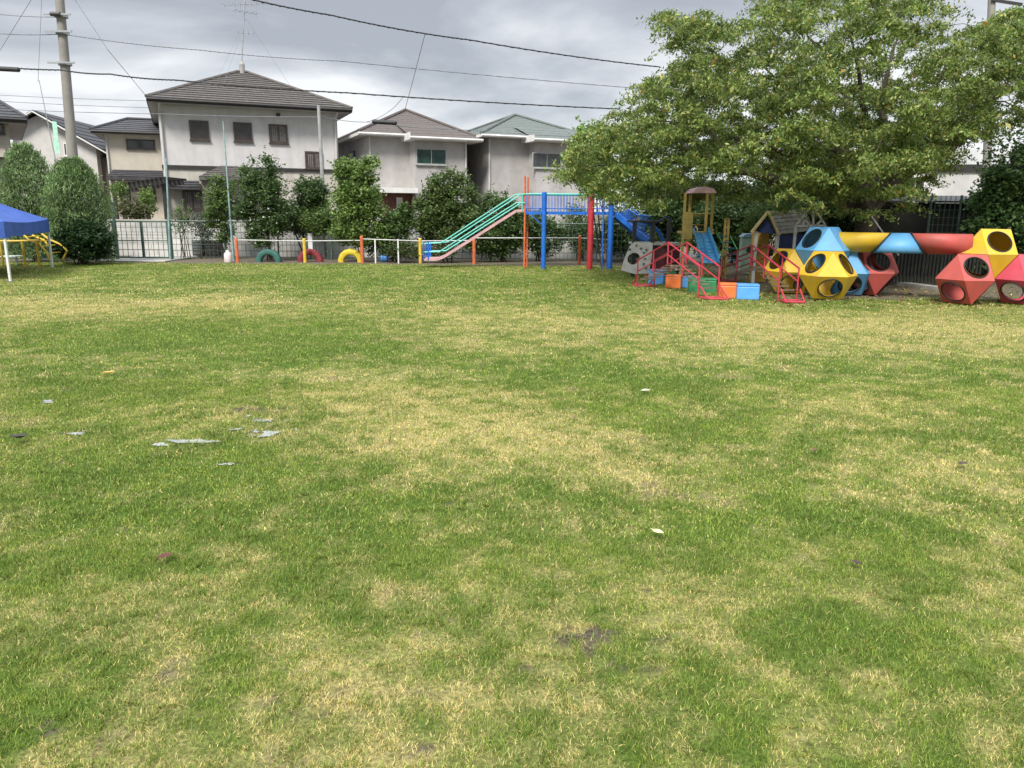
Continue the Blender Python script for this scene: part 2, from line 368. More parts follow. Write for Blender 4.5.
# conifers at left
def conifer(label, pxc, top, bot, rx, Y, tints, skirt=True):
    c = P(pxc, bot, Y); zt = P(pxc, top, Y).z; r = rx/F*Y
    t = thing('conifer_tree', label, 'conifer', (c.x, Y, 0), 0, 'feathery conifers at the left')
    m = MB(); m.tube([(c.x, Y, -.02), (c.x+.03, Y, zt*.5), (c.x, Y, zt*.95)], .10, 8, r2=.02)
    P_ = []; m2 = MB(); BR = []
    nb = 150
    for i in range(nb):
        h = (i+.5)/nb; z = .2+(zt-.3)*h; rr = r*1.08*(math.sin(min(1, (1-h)*2.0+.10)*math.pi/2)**.75)*random.uniform(.74, 1.04)
        a = i*2.39996; tip = Vector((c.x+math.cos(a)*rr, Y+math.sin(a)*rr*.9, z+.02)); base = Vector((c.x, Y, z-.12-.15*rr))
        m2.tube([base, base.lerp(tip, .6)+Vector((0, 0, .10)), tip], .012, 4, r2=.003)
        # layered spray: drooping sprigs sharing a tone, inner ones tinted darker as painted shade between layers
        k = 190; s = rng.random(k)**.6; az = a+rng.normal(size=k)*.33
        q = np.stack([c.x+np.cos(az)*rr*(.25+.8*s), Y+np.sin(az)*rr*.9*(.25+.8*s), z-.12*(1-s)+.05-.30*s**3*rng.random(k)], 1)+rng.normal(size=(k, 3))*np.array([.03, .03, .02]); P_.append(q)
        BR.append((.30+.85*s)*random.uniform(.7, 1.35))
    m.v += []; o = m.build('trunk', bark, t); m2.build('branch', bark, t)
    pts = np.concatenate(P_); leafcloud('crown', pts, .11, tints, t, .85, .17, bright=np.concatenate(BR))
CONI = [(.13, .21, .075), (.19, .28, .11), (.25, .34, .14), (.09, .15, .05)]
conifer('tall feathery grey-green conifer behind the blue canopy, left of its pair', 35, 140, 250, 28, 23.2, CONI)
conifer('rounder feathery conifer standing right of its pair, beside the mesh gate', 82, 154, 250, 30, 22.6, [(c[0]*.9, c[1]*.95, c[2]*.85) for c in CONI])
bush('dark low evergreen shrub at the foot of the two conifers', [(90, 240, 22, 20), (68, 243, 15, 18)], 7000, .10, [(.018, .045, .014), (.028, .06, .02)], 22.0, 4)
bush('brownish leafy bush behind the block wall under the black pergola', [(138, 212, 12, 12), (126, 208, 9, 8)], 1500, .10, [(.10, .12, .05), (.13, .13, .06)], 28.5, 2)
bush('small yellow-green bush beside the black pergola post', [(118, 192, 8, 10), (148, 203, 8, 14)], 1200, .09, GR_LIGHT, 29.5, 2)
bush('thin bare-stemmed shrub growing against the mesh fence beside the gate', [(181, 225, 8, 16), (183, 215, 6, 12)], 260, .07, GR_MID, 25.2, 6, stemr=.015)
bush('sparse grey-green shrub against the block wall between gate and bush', [(203, 228, 13, 16)], 900, .07, [(.10, .12, .08), (.07, .09, .06)], 25.4, 6, stemr=.015)
bush('scraggly dark shrub right beside the thin green pole', [(216, 208, 14, 22), (222, 190, 14, 14), (224, 232, 9, 16)], 3200, .09, GR_MID, 25.0, 4)
bush('dense rounded dark green bush dotted with white flowers behind the green tyre', [(263, 183, 25, 26), (265, 207, 30, 30), (268, 232, 22, 18)], 15000, .085, GR_DARK+[(.06, .10, .03)], 24.4, 4, flowers=220, clump=.12)
bush('dark shrub standing behind the grey concrete pole', [(312, 193, 19, 17), (305, 213, 17, 16), (298, 225, 18, 10)], 6500, .09, GR_DARK+[(.05, .085, .035)], 25.6, 3)
bush('small round green bush under the grey concrete pole, left of the light green tree', [(318, 222, 22, 14), (290, 214, 11, 10)], 3600, .09, GR_MID, 25.0, 4)
bush('light green leafy tree behind the yellow tyre', [(352, 178, 21, 20), (354, 203, 28, 24), (357, 230, 28, 16), (371, 170, 9, 13)], 12500, .10, GR_LIGHT+GR_MID[1:], 24.3, 4, name='small_tree', cat='tree')
bush('low dark bush between the light green tree and the big leafy shrub', [(396, 228, 20, 18), (388, 244, 22, 12), (405, 215, 10, 12)], 6500, .09, GR_MID+GR_DARK, 24.6, 4)
bush('big leafy pale-tipped shrub behind the foot of the slide', [(452, 195, 27, 24), (440, 222, 28, 26), (470, 225, 30, 26), (425, 208, 14, 18)], 17000, .10, [(.13, .17, .05), (.09, .14, .04), (.06, .10, .028), (.045, .08, .02)], 24.6, 5)
bush('dark green shrub behind the middle of the slide', [(500, 215, 22, 24), (492, 240, 30, 18), (515, 232, 20, 24)], 12000, .09, GR_DARK+GR_MID[:1], 24.8, 4)
bush('loose dark shrub behind the orange ladder poles under the bridge', [(545, 238, 22, 20), (535, 225, 16, 14)], 4200, .09, GR_DARK, 25.2, 4)
bush('open twiggy shrub behind the bridge between the blue and red posts', [(575, 228, 20, 22), (590, 240, 22, 16)], 3400, .09, GR_DARK+GR_MID, 25.4, 6)
bush('dark shrub behind the blue post at the right end of the bridge', [(622, 232, 22, 26), (640, 240, 18, 18)], 7000, .09, GR_DARK, 25.6, 4)
bush('deep green background bush behind the grey climbing panel', [(670, 205, 36, 32), (650, 240, 28, 20), (700, 200, 26, 26)], 20000, .12, GR_DARK, 25.0, 4)
bush('dark green background bush behind the yellow tower', [(735, 222, 34, 26), (705, 232, 26, 26), (748, 245, 26, 18)], 14000, .11, GR_DARK+[(.05, .09, .03)], 24.0, 4)
bush('upright yellowish-green cypress beside the playhouse roof', [(762, 225, 15, 26), (750, 235, 12, 22)], 5200, .10, [(.07, .11, .025), (.05, .09, .02)], 22.6, 2, droop=-.8, aspect=.2)
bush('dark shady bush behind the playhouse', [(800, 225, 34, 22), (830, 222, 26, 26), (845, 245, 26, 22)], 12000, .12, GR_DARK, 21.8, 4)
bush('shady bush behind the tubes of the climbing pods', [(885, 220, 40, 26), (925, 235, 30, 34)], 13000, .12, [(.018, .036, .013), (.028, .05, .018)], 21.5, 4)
bush('low olive shrub at the fence foot just right of the blue barrel', [(405, 250, 24, 9), (440, 252, 20, 8)], 2600, .07, GR_DARK+[(.12, .10, .05)], 24.0, 4)
bush('tall dark evergreen tree behind the playhouse roof, under the cherry crown', [(775, 195, 34, 18), (820, 200, 36, 20), (750, 205, 26, 20)], 12000, .12, GR_DARK, 24.5, 4, cat='tree', name='evergreen_tree')
# ivy covered tree at the right edge
bush('large dark ivy-covered round tree at the right edge behind the red pods', [(1015, 172, 34, 42), (1022, 200, 48, 50), (1008, 240, 40, 38), (1045, 238, 50, 40), (1075, 170, 50, 50)], 62000, .10, [(.06, .13, .045), (.10, .18, .06), (.14, .23, .075)], 18.6, 3, cat='tree', name='ivy_tree', clump=.11, stemr=.09)

# ---------------------------------------------- the big cherry tree
def cherry():
    poly = [(566, 178), (574, 150), (600, 122), (640, 92), (672, 66), (690, 50), (668, 22), (662, 10), (700, 22), (738, 20), (752, -6), (800, -30), (870, -40), (905, -14), (930, 4), (960, 30), (1000, 12), (1060, -10), (1150, 20), (1180, 90), (1120, 140), (1010, 124), (978, 140), (945, 164), (914, 194), (880, 196), (850, 198), (815, 196), (790, 198), (762, 174), (740, 170), (726, 164), (680, 166), (668, 184), (650, 196), (620, 200), (590, 194)]
    def inside(x, y):
        c = False; j = len(poly)-1
        for i in range(len(poly)):
            if (poly[i][1] > y) != (poly[j][1] > y) and x < (poly[j][0]-poly[i][0])*(y-poly[i][1])/(poly[j][1]-poly[i][1])+poly[i][0]: c = not c
            j = i
        return c
    base = P(866, 250, 18.2); base.z = -.03
    t = thing('cherry_tree', 'huge spreading broadleaf cherry tree overhanging the climbing pods and playhouse', 'tree', base)
    fork = Vector((base.x-.05, base.y, 1.55))
    tr = MB(); tr.tube([base, base+Vector((.03, 0, .4)), base+Vector((-.05, .02, 1.0)), fork], [.36, .27, .235, .25], 14)
    limbs = []
    tg = [(600, 165, 16.5), (655, 120, 17.5), (690, 60, 18.0), (735, 140, 14.6), (760, 60, 17.5), (800, 20, 19.5), (820, 150, 14.2), (850, 40, 16.5), (900, 30, 18.5), (930, 110, 15.5), (960, 55, 18), (1020, 60, 17), (1080, 60, 18.5), (1050, 110, 16.5), (990, 115, 19), (680, 170, 19), (770, 165, 20.5), (900, 170, 20)]
    br = MB()
    for (px, py, Y) in tg:
        e = P(px, py, Y); pts = [fork]
        n = 7; L = (e-fork).length
        for i in range(1, n+1):
            s = i/n; p = fork.lerp(e, s); p.z = fork.z+(e.z-fork.z)*(s**.62 if e.z > 2.4 else s**.5)+.25*math.sin(s*math.pi)*(1 if e.z < 3 else .3)
            p += Vector((random.uniform(-.16, .16), random.uniform(-.16, .16), random.uniform(-.1, .1)))*(L/6); pts.append(p)
        rr = [.13*(1-i/(n+.6))**1.35+.010 for i in range(n+1)]
        br.tube(pts, rr, 8); limbs += [(p, r) for p, r in zip(pts, rr)][2:]
        # subdivide for attachment
        for i in range(2, n):
            limbs.append((pts[i].lerp(pts[i+1], .5), (rr[i]+rr[i+1])/2))
    # clumps
    cl = []
    while len(cl) < 1180:
        px = random.uniform(560, 1185); py = random.uniform(-42, 206)
        if not inside(px, py): continue
        u = (px-866)/300; v = (py-90)/150
        ext = math.sqrt(max(.04, 1-u*u*.8))*4.2
        Y = 18.0+random.uniform(-1, .8)*ext
        # favour the side towards the viewer slightly; keep gaps
        g = float(vnoise(np.array([px*.030+40]), np.array([py*.065+Y*.7+11]))[0])
        if g < .36 and px > 700: continue
        cl.append(P(px, py, Y))
    for _ in range(110):
        cl.append(P(random.uniform(640, 860), random.uniform(160, 197), random.uniform(19.3, 21.0)))
    # small hanging sprays along the lower edge and at the rim
    for (px, py) in [(735, 184), (662, 202), (640, 202), (830, 205), (845, 210), (812, 206), (872, 212), (905, 205), (786, 208), (755, 195), (668, 14), (676, 30), (672, 44), (705, 14), (652, 80), (584, 135), (570, 160), (930, -5), (945, 10)]:
        cl.append(P(px, py, random.uniform(14.5, 17.5)))
    tw = MB(); lp = np.array([tuple(l[0]) for l in limbs]); P_ = []; B_ = []
    node = [tuple(l[0]) for l in limbs]; nr_ = [l[1] for l in limbs]; ND = np.array(node)
    order = sorted(cl, key=lambda c: float(np.min(np.linalg.norm(lp-np.array(c), axis=1))))
    arr = np.zeros((len(limbs)+len(order)*2, 3)); arr[:len(limbs)] = ND; cnt = len(limbs)
    for c in order:
        d = np.linalg.norm(arr[:cnt]-np.array(c), axis=1)+np.maximum(0, arr[:cnt, 2]-c.z)*.6; i = int(np.argmin(d)); a = Vector(arr[i]); ra = min(.028, nr_[i])*.8
        md = a.lerp(c, .5)+Vector((random.uniform(-.06, .06), random.uniform(-.06, .06), .10*(c-a).length)); tw.tube([a, md, c], [max(.006, ra), max(.005, ra*.75), max(.004, ra*.55)], 5, cap=False)
        arr[cnt] = md; arr[cnt+1] = c; cnt += 2; nr_ += [ra*.8, ra*.6]
        # each clump: several drooping sprays
        for s in range(5):
            az = random.uniform(0, 2*math.pi); L = random.uniform(.25, .6); k = 48
            s_ = rng.random(k); q = np.array(c)+np.stack([np.cos(az)*L*s_, np.sin(az)*L*s_, .06*L-L*.38*s_**2], 1)+rng.normal(size=(k, 3))*np.array([.05, .05, .04])
            q[:, 2] -= .03; P_.append(q)
            b0 = random.uniform(.8, 1.5); B_.append(np.full(k, b0))
            if s < 2: tw.tube([c, Vector(c)+Vector((math.cos(az)*L, math.sin(az)*L, -.32*L))], .004, 3, r2=.002, cap=False)
    pts = np.concatenate(P_); br_ = np.concatenate(B_)
    tr.build('trunk', bark, t, smooth=True); br.build('limb', bark, t, smooth=True); tw.build('twig', bark, t)
    leafcloud('crown', pts, .076, [(.115, .175, .036), (.15, .21, .045), (.20, .25, .058), (.12, .185, .042), (.28, .30, .09), (.07, .12, .028)], t, .55, .40, bright=br_)
    yp = pts[rng.choice(len(pts), 1500)]-np.array([0, .08, 0]); leafcloud('autumn_leaf', yp, .12, [(.42, .36, .08), (.42, .26, .07), (.38, .38, .12)], t, .5, .45)['kind'] = 'stuff'
    return t
cherry()
# green tree left behind cherry at x~585
bush('bright green round tree at the left rim of the cherry crown, behind the bridge', [(590, 150, 18, 30), (600, 178, 24, 20), (585, 168, 14, 22)], 9000, .12, [(.17, .29, .05), (.21, .33, .07), (.12, .21, .04)], 22.5, 3, name='small_tree', cat='tree', base=604)

# ------------------------------------------------------------------ houses
tileM = mat('roof_tile_grey', (.10, .09, .083), .75, .22, 5, bump=.2); tileB = mat('roof_brown', (.095, .078, .07), .85, .15, 7, bump=.2)
tileT = mat('roof_teal', (.115, .135, .125), .85, .15, 7, bump=.2); tileD = mat('roof_dark', (.05, .05, .055), .8, .2, 5)
wallA = mat('stucco_pale', (.53, .515, .515), .95, .05, 3, bump=.2, streak=.25, dirt=(.27, .26, .24)); wallA2 = mat('stucco_beige', (.46, .43, .385), .95, .07, 3, bump=.2, streak=.28, dirt=(.2, .19, .17))
wallB = brickmat('cladding_taupe', (.44, .42, .405), (.42, .40, .388), (.385, .37, .36), .3, .12, .005); wallC = mat('cream_stucco', (.50, .46, .39), .9, .05, 3, streak=.15)
wallD = mat('white_stucco', (.52, .51, .49), .9, .05, 3, streak=.12); trimW = mat('fascia_white', (.62, .61, .59), .6, .06, 4); trimD = mat('trim_dark', (.03, .027, .026), .5, .2, 5)
soff = mat('soffit', (.40, .39, .38), .8, .08, 3); winF = mat('window_frame_brown', (.06, .042, .036), .5, .2, 6); glassM = glass('window_glass', (.045, .05, .052)); curtain = mat('curtain', (.22, .21, .195), .9, .25, 9); glassG = glass('window_glass_green', (.035, .065, .06))
gutter = mat('downpipe', (.5, .49, .48), .5, .08, 4)
class House:
    def __init__(s, name, label, pxL, YL, theta, pyref=170, group='houses beyond the fence'):
        a = P(pxL, pyref, YL); s.th = R(theta); s.A = Vector((a.x, a.y, 0)); s.u = Vector((math.cos(s.th), math.sin(s.th), 0)); s.w = Vector((-math.sin(s.th), math.cos(s.th), 0))
        s.root = thing(name, label, 'house', s.A, s.th, group)
    def pt(s, px, py, d=0.0):   # photo position -> (along wall, height) on the plane d metres behind the front
        dr = ray(px, py); o = Vector((0, 0, CH)); q = s.A+s.w*d; t = (q-o).dot(s.w)/dr.dot(s.w); p = o+dr*t
        return (p-s.A).dot(s.u), p.z
    def win(s, x0, y0, x1, y1, d=0.0, frame=None, gl=None, mull=1, name='window', grid=False, curt=False, sw=.06):
        ua, za = s.pt((x0), (y0+y1)/2, d)[0], s.pt((x0+x1)/2, y1, d)[1]; ub, zb = s.pt(x1, (y0+y1)/2, d)[0], s.pt((x0+x1)/2, y0, d)[1]
        m = MB(); y = d; w = sw
        m.box(ua, y-.07, za, ub, y+.0, za+w); m.box(ua, y-.07, zb-w, ub, y, zb); m.box(ua, y-.07, za+w, ua+w, y, zb-w); m.box(ub-w, y-.07, za+w, ub, y, zb-w)
        for k in range(mull):
            uc = ua+(ub-ua)*(k+1)/(mull+1); m.box(uc-w*.4, y-.055, za+w, uc+w*.4, y-.005, zb-w)
        if grid:
            nb = max(4, int((ub-ua)/.09))
            for k in range(nb): uc = ua+w+(ub-ua-2*w)*(k+.5)/nb; m.box(uc-.011, y-.068, za+w, uc+.011, y-.05, zb-w)
        m.box(ua-.03, y-.1, za-.05, ub+.03, y, za-.002)
        o = m.build(name, frame or winF, s.root, local=True)
        g = MB(); g.box(ua+w, y-.03, za+w, ub-w, y-.012, zb-w); g.build('pane', gl or glassM, o, local=True)
        if curt:
            c = MB(); n = 14; z0 = za+w; z1 = zb-w
            L0 = ua+w; L1 = ua+w+(ub-ua-2*w)*.47
            vs = []; 
            for k in range(n+1):
                uu = L0+(L1-L0)*k/n; yy = y-.040-.006*(k % 2); vs += [(uu, yy, z0), (uu, yy, z1)]
            c.add(vs, [(2*k, 2*k+2, 2*k+3, 2*k+1) for k in range(n)]); c.build('curtain', curtain, o, local=True)
        return o
def course(mb, bl, br_, tl, tr, n, lift=.035):
    bl, br_, tl, tr = map(Vector, (bl, br_, tl, tr)); nr = (br_-bl).cross(tl-bl)
    nr = nr.normalized() if nr.length > 1e-6 else Vector((0, 0, 1))
    if nr.z < 0: nr = -nr
    for i in range(n):
        a0, a1 = i/n, (i+1)/n; b0 = bl.lerp(tl, a0); c0 = br_.lerp(tr, a0); b1 = bl.lerp(tl, a1); c1 = br_.lerp(tr, a1)
        mb.quad(b0+nr*lift, c0+nr*lift, c1+nr*.004, b1+nr*.004); mb.quad(b0, c0, c0+nr*lift, b0+nr*lift)
def hip(h, u0, u1, d0, d1, z, zt, rm, ridge=0.0, n=14, fm=None, thick=.16, uc=None, dc=None, lift=.035, name='roof'):
    uc = (u0+u1)/2 if uc is None else uc; dc = (d0+d1)/2 if dc is None else dc
    m = MB(); a, b, c, d = (u0, d0, z), (u1, d0, z), (u1, d1, z), (u0, d1, z); e = (uc-ridge/2, dc, zt); f = (uc+ridge/2, dc, zt)
    course(m, a, b, e, f, n, lift); course(m, b, c, f, f, n, lift); course(m, c, d, f, e, n, lift); course(m, d, a, e, e, n, lift)
    o = m.build(name, rm, h.root, local=True)
    rc = MB()
    for p, q in ((a, e), (b, f), (c, f), (d, e)): rc.tube([Vector(p)+Vector((0, 0, .04)), Vector(q)+Vector((0, 0, .05))], .07, 6)
    if ridge: rc.tube([Vector(e)+Vector((0, 0, .05)), Vector(f)+Vector((0, 0, .05))], .08, 6)
    rc.build('ridge_cap', rm, o, local=True)
    s = MB(); s.box(u0, d0, z-thick, u1, d0+.03, z); s.box(u0, d1-.03, z-thick, u1, d1, z); s.box(u0, d0+.03, z-thick, u0+.03, d1-.03, z); s.box(u1-.03, d0+.03, z-thick, u1, d1-.03, z)
    s.tube([(u0, d0-.06, z-.06), (u1, d0-.06, z-.06)], .06, 6)
    s.build('fascia', fm or trimD, o, local=True)
    q = MB(); q.box(u0+.031, d0+.031, z-thick+.01, u1-.031, d1-.031, z-thick+.04); q.build('soffit', soff, o, local=True)
    return o

# main white house
h = House('two_storey_house', 'large pale two-storey house with grey tiled hip roof and rooftop aerial', 163, 33.5, 23)
W = h.pt(339, 170)[0]; ze = h.pt(250, 109)[1]; D = 8.0; zb = h.pt(250, 169.5)[1]
m = MB(); m.box(0, 0, zb+.1, W, D, ze); m.build('upper_wall', wallA, h.root, local=True)
m = MB(); m.box(.0, .02, 0, W, D, zb-.04); m.build('lower_wall', wallA2, h.root, local=True)
m = MB(); m.box(-.03, -.05, zb-.04, W+.03, D, zb+.1); m.build('band', trimD, h.root, local=True)
uA, _ = h.pt(146, 98, -.8); uB, _ = h.pt(352, 108, -.8); zE = h.pt(250, 103.5, -.8)[1]
cc = h.A+h.u*(uA+uB)/2+h.w*(D/2); zt = P(248, 73, cc.y).z
hip(h, uA, uB, -.8, D+.8, zE+.02, zt, tileM, .5, 15, lift=.05)
for (x0, y0, x1, y1) in ((189.5, 120.5, 209, 140), (233.5, 122.5, 252, 141.5), (269, 124.5, 287.5, 143)): h.win(x0, y0, x1, y1, 0, curt=False, grid=True, gl=curtain if x0 == 269 else glassM)
h.win(305, 151.5, 322.5, 170-1.5, 0, grid=True, gl=curtain); h.win(183, 190.5, 202.5, 209.5, 0, grid=True, gl=curtain)
# entrance canopy and lean-to roof
ua = h.pt(200, 178, -1.2)[0]; ub = h.pt(262, 178, -1.2)[0]; z0 = h.pt(220, 177, -1.2)[1]; z1 = h.pt(230, 166, 0)[1]
m = MB(); course(m, (ua, -1.2, z0), (ub, -1.2, z0), (ua+.9, -.055, z1), (ub-.9, -.055, z1), 6); course(m, (ua, -.055, z0), (ua, -1.2, z0), (ua+.9, -.055, z1), (ua+.9, -.055, z1), 6); m.box(ua, -1.2, z0-.14, ub, -.055, z0-.003)
m.build('porch_roof', tileM, h.root, local=True)
ua2 = h.pt(164, 185, -.5)[0]; z2 = h.pt(180, 187, -.5)[1]; m = MB(); course(m, (ua2, -.5, z2), (ua-.02, -.5, z2), (ua2, -.055, z2+.28), (ua-.02, -.055, z2+.28), 3); m.box(ua2, -.5, z2-.1, ua-.02, -.0, z2-.003); m.build('lower_roof', tileD, h.root, local=True)
m = MB(); m.box(ua+.35, -1.1, 0, ua+.6, -.85, z0-.141); m.box(ub-.6, -1.1, 0, ub-.35, -.85, z0-.141); m.build('porch_post', wallA2, h.root, local=True)
m = MB(); m.box(ua+1.0, -.06, 0, ua+2.2, -.004, 2.0); m.build('door', trimD, h.root, local=True)
for uu in (.08, W-.1):
    m = MB(); m.tube([(uu, -.08, 0.0), (uu, -.08, ze-.35), (uu+(.0), -.7, ze-.02)], .045, 8); m.build('downpipe', gutter, h.root, local=True)
m = MB(); u_, z_ = h.pt(278, 115, 0); m.box(u_-.08, -.1, z_-.08, u_+.08, 0, z_+.08); m.build('vent', trimD, h.root, local=True)
polF = mat('finial_grey', (.30, .29, .28), .7, .15, 8)
# solar water cap + aerial on the roof
m = MB(); lc = Vector(((uA+uB)/2, D/2, zt)); m.tube([lc+Vector((0, 0, -.1)), lc+Vector((0, 0, .38)), lc+Vector((0, 0, .5))], [.12, .13, .07], 12); m.build('roof_finial', polF, h.root, local=True)
metal = mat('galvanised', (.35, .36, .37), .45, .12, 8, metal=.6)
ap = h.A+h.u*lc.x+h.w*lc.y; at = thing('tv_aerial', 'tall thin television aerial mast on the ridge of the pale house', 'antenna', (ap.x, ap.y, zt+.45))
m = MB(); t0 = Vector((ap.x, ap.y, zt+.45)); tp = P(245, -8, ap.y); m.tube([t0, tp], .028, 6); m.build('mast', metal, at)
def yagi(py, half, n, el, ang):
    m = MB(); c = P(246, py, ap.y); d = Vector((math.cos(ang), math.sin(ang), 0)); e = Vector((-math.sin(ang), math.cos(ang), .0)); m.tube([c-d*half, c+d*half], .014, 5)
    for k in range(n):
        q = c+d*half*(2*k/(n-1)-1); m.tube([q-e*el, q+e*el], .008, 4); m.tube([q-Vector((0, 0, el*.5)), q+Vector((0, 0, el*.5))], .006, 4)
    m.build('aerial_element', metal, at)
yagi(4, 1.1, 9, .30, -.2); yagi(12, .5, 5, .35, .7); yagi(33, .35, 4, .3, .3)
m = MB()
for k in range(3): a = 2.1*k+.5; m.tube([P(246, 18, ap.y), Vector((ap.x+2.6*math.cos(a), ap.y+2.6*math.sin(a), zt-1.0))], .006, 3)
m.build('guy_wire', metal, at)

# second and third houses (same type)
def twin(label, pxs, roofm, Y, apex, eave_y, win, pxsplit, pxR, backpx, door=True):
    h = House('two_storey_house', label, pxs, Y, 23); D = 8.5
    us = h.pt(pxsplit, 160)[0]; pr = -.9; W = h.pt(pxR, 160, pr)[0]; ze = h.pt((pxs+pxR)/2, eave_y, -.2)[1]
    m = MB(); m.box(0, 0, 0, us, D, ze); m.box(us, pr, 0, W, D-.01, ze-.002); m.build('wall', wallB, h.root, local=True)
    u0 = -.55; u1 = W+.55; c = h.A+h.u*(u0+u1)/2+h.w*(D/2); zt = P(apex[0], apex[1], c.y).z
    q = c+Vector((0, 0, 0)); dr = ray(*apex); 
    ucx = (Vector((dr.x/dr.y*c.y, c.y, 0))-h.A).dot(h.u)
    o = hip(h, u0, u1, -.55, D+.5, ze+.1, zt, roofm, .0, 12, trimW, .13, uc=ucx, lift=.012)
    m = MB(); za = ze+.1
    k = .9/((D/2+.55)); a = Vector((us-.35, pr-.55, za-.17)); b = Vector((u1, pr-.55, za-.17)); e1 = Vector((us-.35, 1.0, za+.34+ (zt-za)*.14)); f1 = Vector((u1-.9, 1.0, za+.34+(zt-za)*.14))
    course(m, a, b, e1, f1, 4, .012); course(m, b, Vector((u1, 1.2, za-.17)), f1, f1, 4, .012); m.build('roof', roofm, h.root, local=True)
    s = MB(); s.box(us-.35, pr-.58, za-.30, u1, pr-.55, za-.16); s.box(us-.38, pr-.58, za-.3, us-.35, .0, za-.0); s.tube([(us-.38, pr-.62, za-.22), (u1, pr-.62, za-.22)], .06, 6); s.box(us-.349, pr-.549, za-.29, u1-.01, .0, za-.26); s.build('fascia', trimW, h.root, local=True)
    h.win(*win, pr, frame=mat('sash_grey', (.34, .34, .33), .5, .1, 6), gl=glassG if door else glassM, mull=1, sw=.035)
    # side window on the receding wall
    z0 = h.pt(pxs, 163, 0)[1]; z1 = h.pt(pxs, 146, 0)[1]
    m = MB(); m.box(-.06, 2.8, z0-.1, 0, 3.9, z1); f = m.build('window', trimD, h.root, local=True); g = MB(); g.box(-.075, 2.9, z0, -.061, 3.8, z1-.1); g.build('pane', glassM, f, local=True)
    for uu, dd in ((.05, -.06), (W-.08, pr-.06)):
        m = MB(); m.tube([(uu, dd, 0), (uu, dd, ze-.05)], .04, 8); m.build('downpipe', gutter, h.root, local=True)
    if door:
        zc = h.pt(390, 190, -1.0)[1]; m = MB(); m.box(.15, -1.3, zc-.12, us-.01, -.002, zc+.1); m.build('porch_roof', trimW, h.root, local=True)
        red = mat('door_redbrown', (.13, .045, .03), .5, .25, 5, bump=.1); m = MB(); m.box(.45, -.35, 0, us-.005, -.004, zc-.13); m.build('porch_wall', red, h.root, local=True)
        m = MB(); u = (us+.45)/2+.1; m.box(u-.14, -.39, .4, u+.14, -.352, zc-.3); d_ = m.build('door', trimW, h.root, local=True)
        
        for k in range(4): m = MB(); m.box(u-.06, -.4, .7+.35*k, u+.06, -.392, .82+.35*k); m.build('door_glass', trimD, d_, local=True)
    return h
twin('taupe two-storey house with brown pyramid roof and red-brown porch', 369, tileB, 35.5, (407, 110), 137.5, (416, 149, 446, 164.5), 409.5, 467, 341)
twin('taupe two-storey house with grey-green pyramid roof, half behind the cherry tree', 488, tileT, 37.0, (517, 115), 139.5, (532, 153, 561, 168), 528, 592, 469, door=False)

# cream house left of the main one
h = House('cream_house', 'cream house with low dark roof and one wide window above a black pergola', 108, 38.5, 20)
W = h.pt(190, 160)[0]; ze = h.pt(135, 134)[1]; D = 7
m = MB(); m.box(0, 0, 0, W, D, ze); m.build('wall', wallC, h.root, local=True)
hip(h, -.5, W+.4, -.5, D+.5, ze+.08, ze+1.0, tileD, 2.2, 6, trimD, .14)
h.win(126.5, 139.5, 155, 149, 0, frame=trimD, gl=glassM, curt=False); h.win(146, 189, 156, 200, 0, frame=trimD)
z0 = h.pt(135, 177, -.9)[1]; u0 = h.pt(107, 177, -.9)[0]; u1 = h.pt(166, 177, -.9)[0]; m = MB(); course(m, (u0, -.9, z0), (u1, -.9, z0), (u0+.2, -.005, z0+.36), (u1, -.005, z0+.36), 4); m.box(u0, -.9, z0-.14, u1, -.005, z0-.003); m.build('lower_roof', tileD, h.root, local=True)
m = MB(); m.tube([(.06, -.06, 0), (.06, -.06, ze)], .045, 6); m.build('downpipe', gutter, h.root, local=True)
# black pergola
pg = thing('pergola', 'black slatted pergola in front of the cream house', 'pergola', P(140, 230, 31).to_2d().to_3d())
m = MB(); a = P(112, 189, 31.0); b = P(166, 181, 31.0); 
for dz in (0, 1.6): m = MB(); m.bar(a+Vector((0, dz, 0)), b+Vector((0, dz, 0)), .12, .16); m.build('beam', trimD, pg)
pass
m = MB()
for k in range(13): q = a.lerp(b, k/12)+Vector((0, 0, .12)); m.bar(q+Vector((0, -.2, 0)), q+Vector((0, 1.9, 0)), .05, .08)
m.build('rafter', trimD, pg)
for px in (114, 122, 128, 146, 164):
    q = P(px, 220, 31.0); zz = a.lerp(b, (px-112)/54).z-.08; m = MB(); m.box(q.x-.06, 31.2, 0, q.x+.06, 31.32, zz); m.build('post', trimD, pg)

# white gabled house
h = House('gabled_house', 'white gabled house standing behind the big utility pole', 14, 42, 6, pyref=150)
W = h.pt(97, 160)[0]; D = 9; ua, za = h.pt(37.5, 113); _, zl = h.pt(14, 128); _, zr = h.pt(97, 146)
m = MB(); m.slab([(0, 0, 0), (W, 0, 0), (W, 0, zr), (ua, 0, za-.1), (0, 0, zl)], (0, D, 0)); m.build('wall', wallD, h.root, local=True)
uR, zR = h.pt(112, 155, -.5); slope = (zR-za)/(uR-ua)
m = MB(); course(m, (uR, -.5, zR), (uR, D+.4, zR), (ua, -.5, za+.1), (ua, D+.4, za+.1), 8, .03); sL = .65; course(m, (-.5, -.5, zl-.3), (-.5, D+.4, zl-.3), (ua, -.5, za+.1), (ua, D+.4, za+.1), 6, .03); m.build('roof', tileD, h.root, local=True)
m = MB(); m.bar((uR, -.52, zR-.06), (ua, -.52, za+.02), .05, .2, (0, 1, 0)); m.bar((-.5, -.52, zl-.36), (ua, -.52, za+.02), .05, .2, (0, 1, 0)); m.build('bargeboard', trimW, h.root, local=True)
h.win(64, 143, 70, 156, 0, frame=trimW)
h2 = mat('wall_brown', (.13, .11, .10), .9, .1, 3)
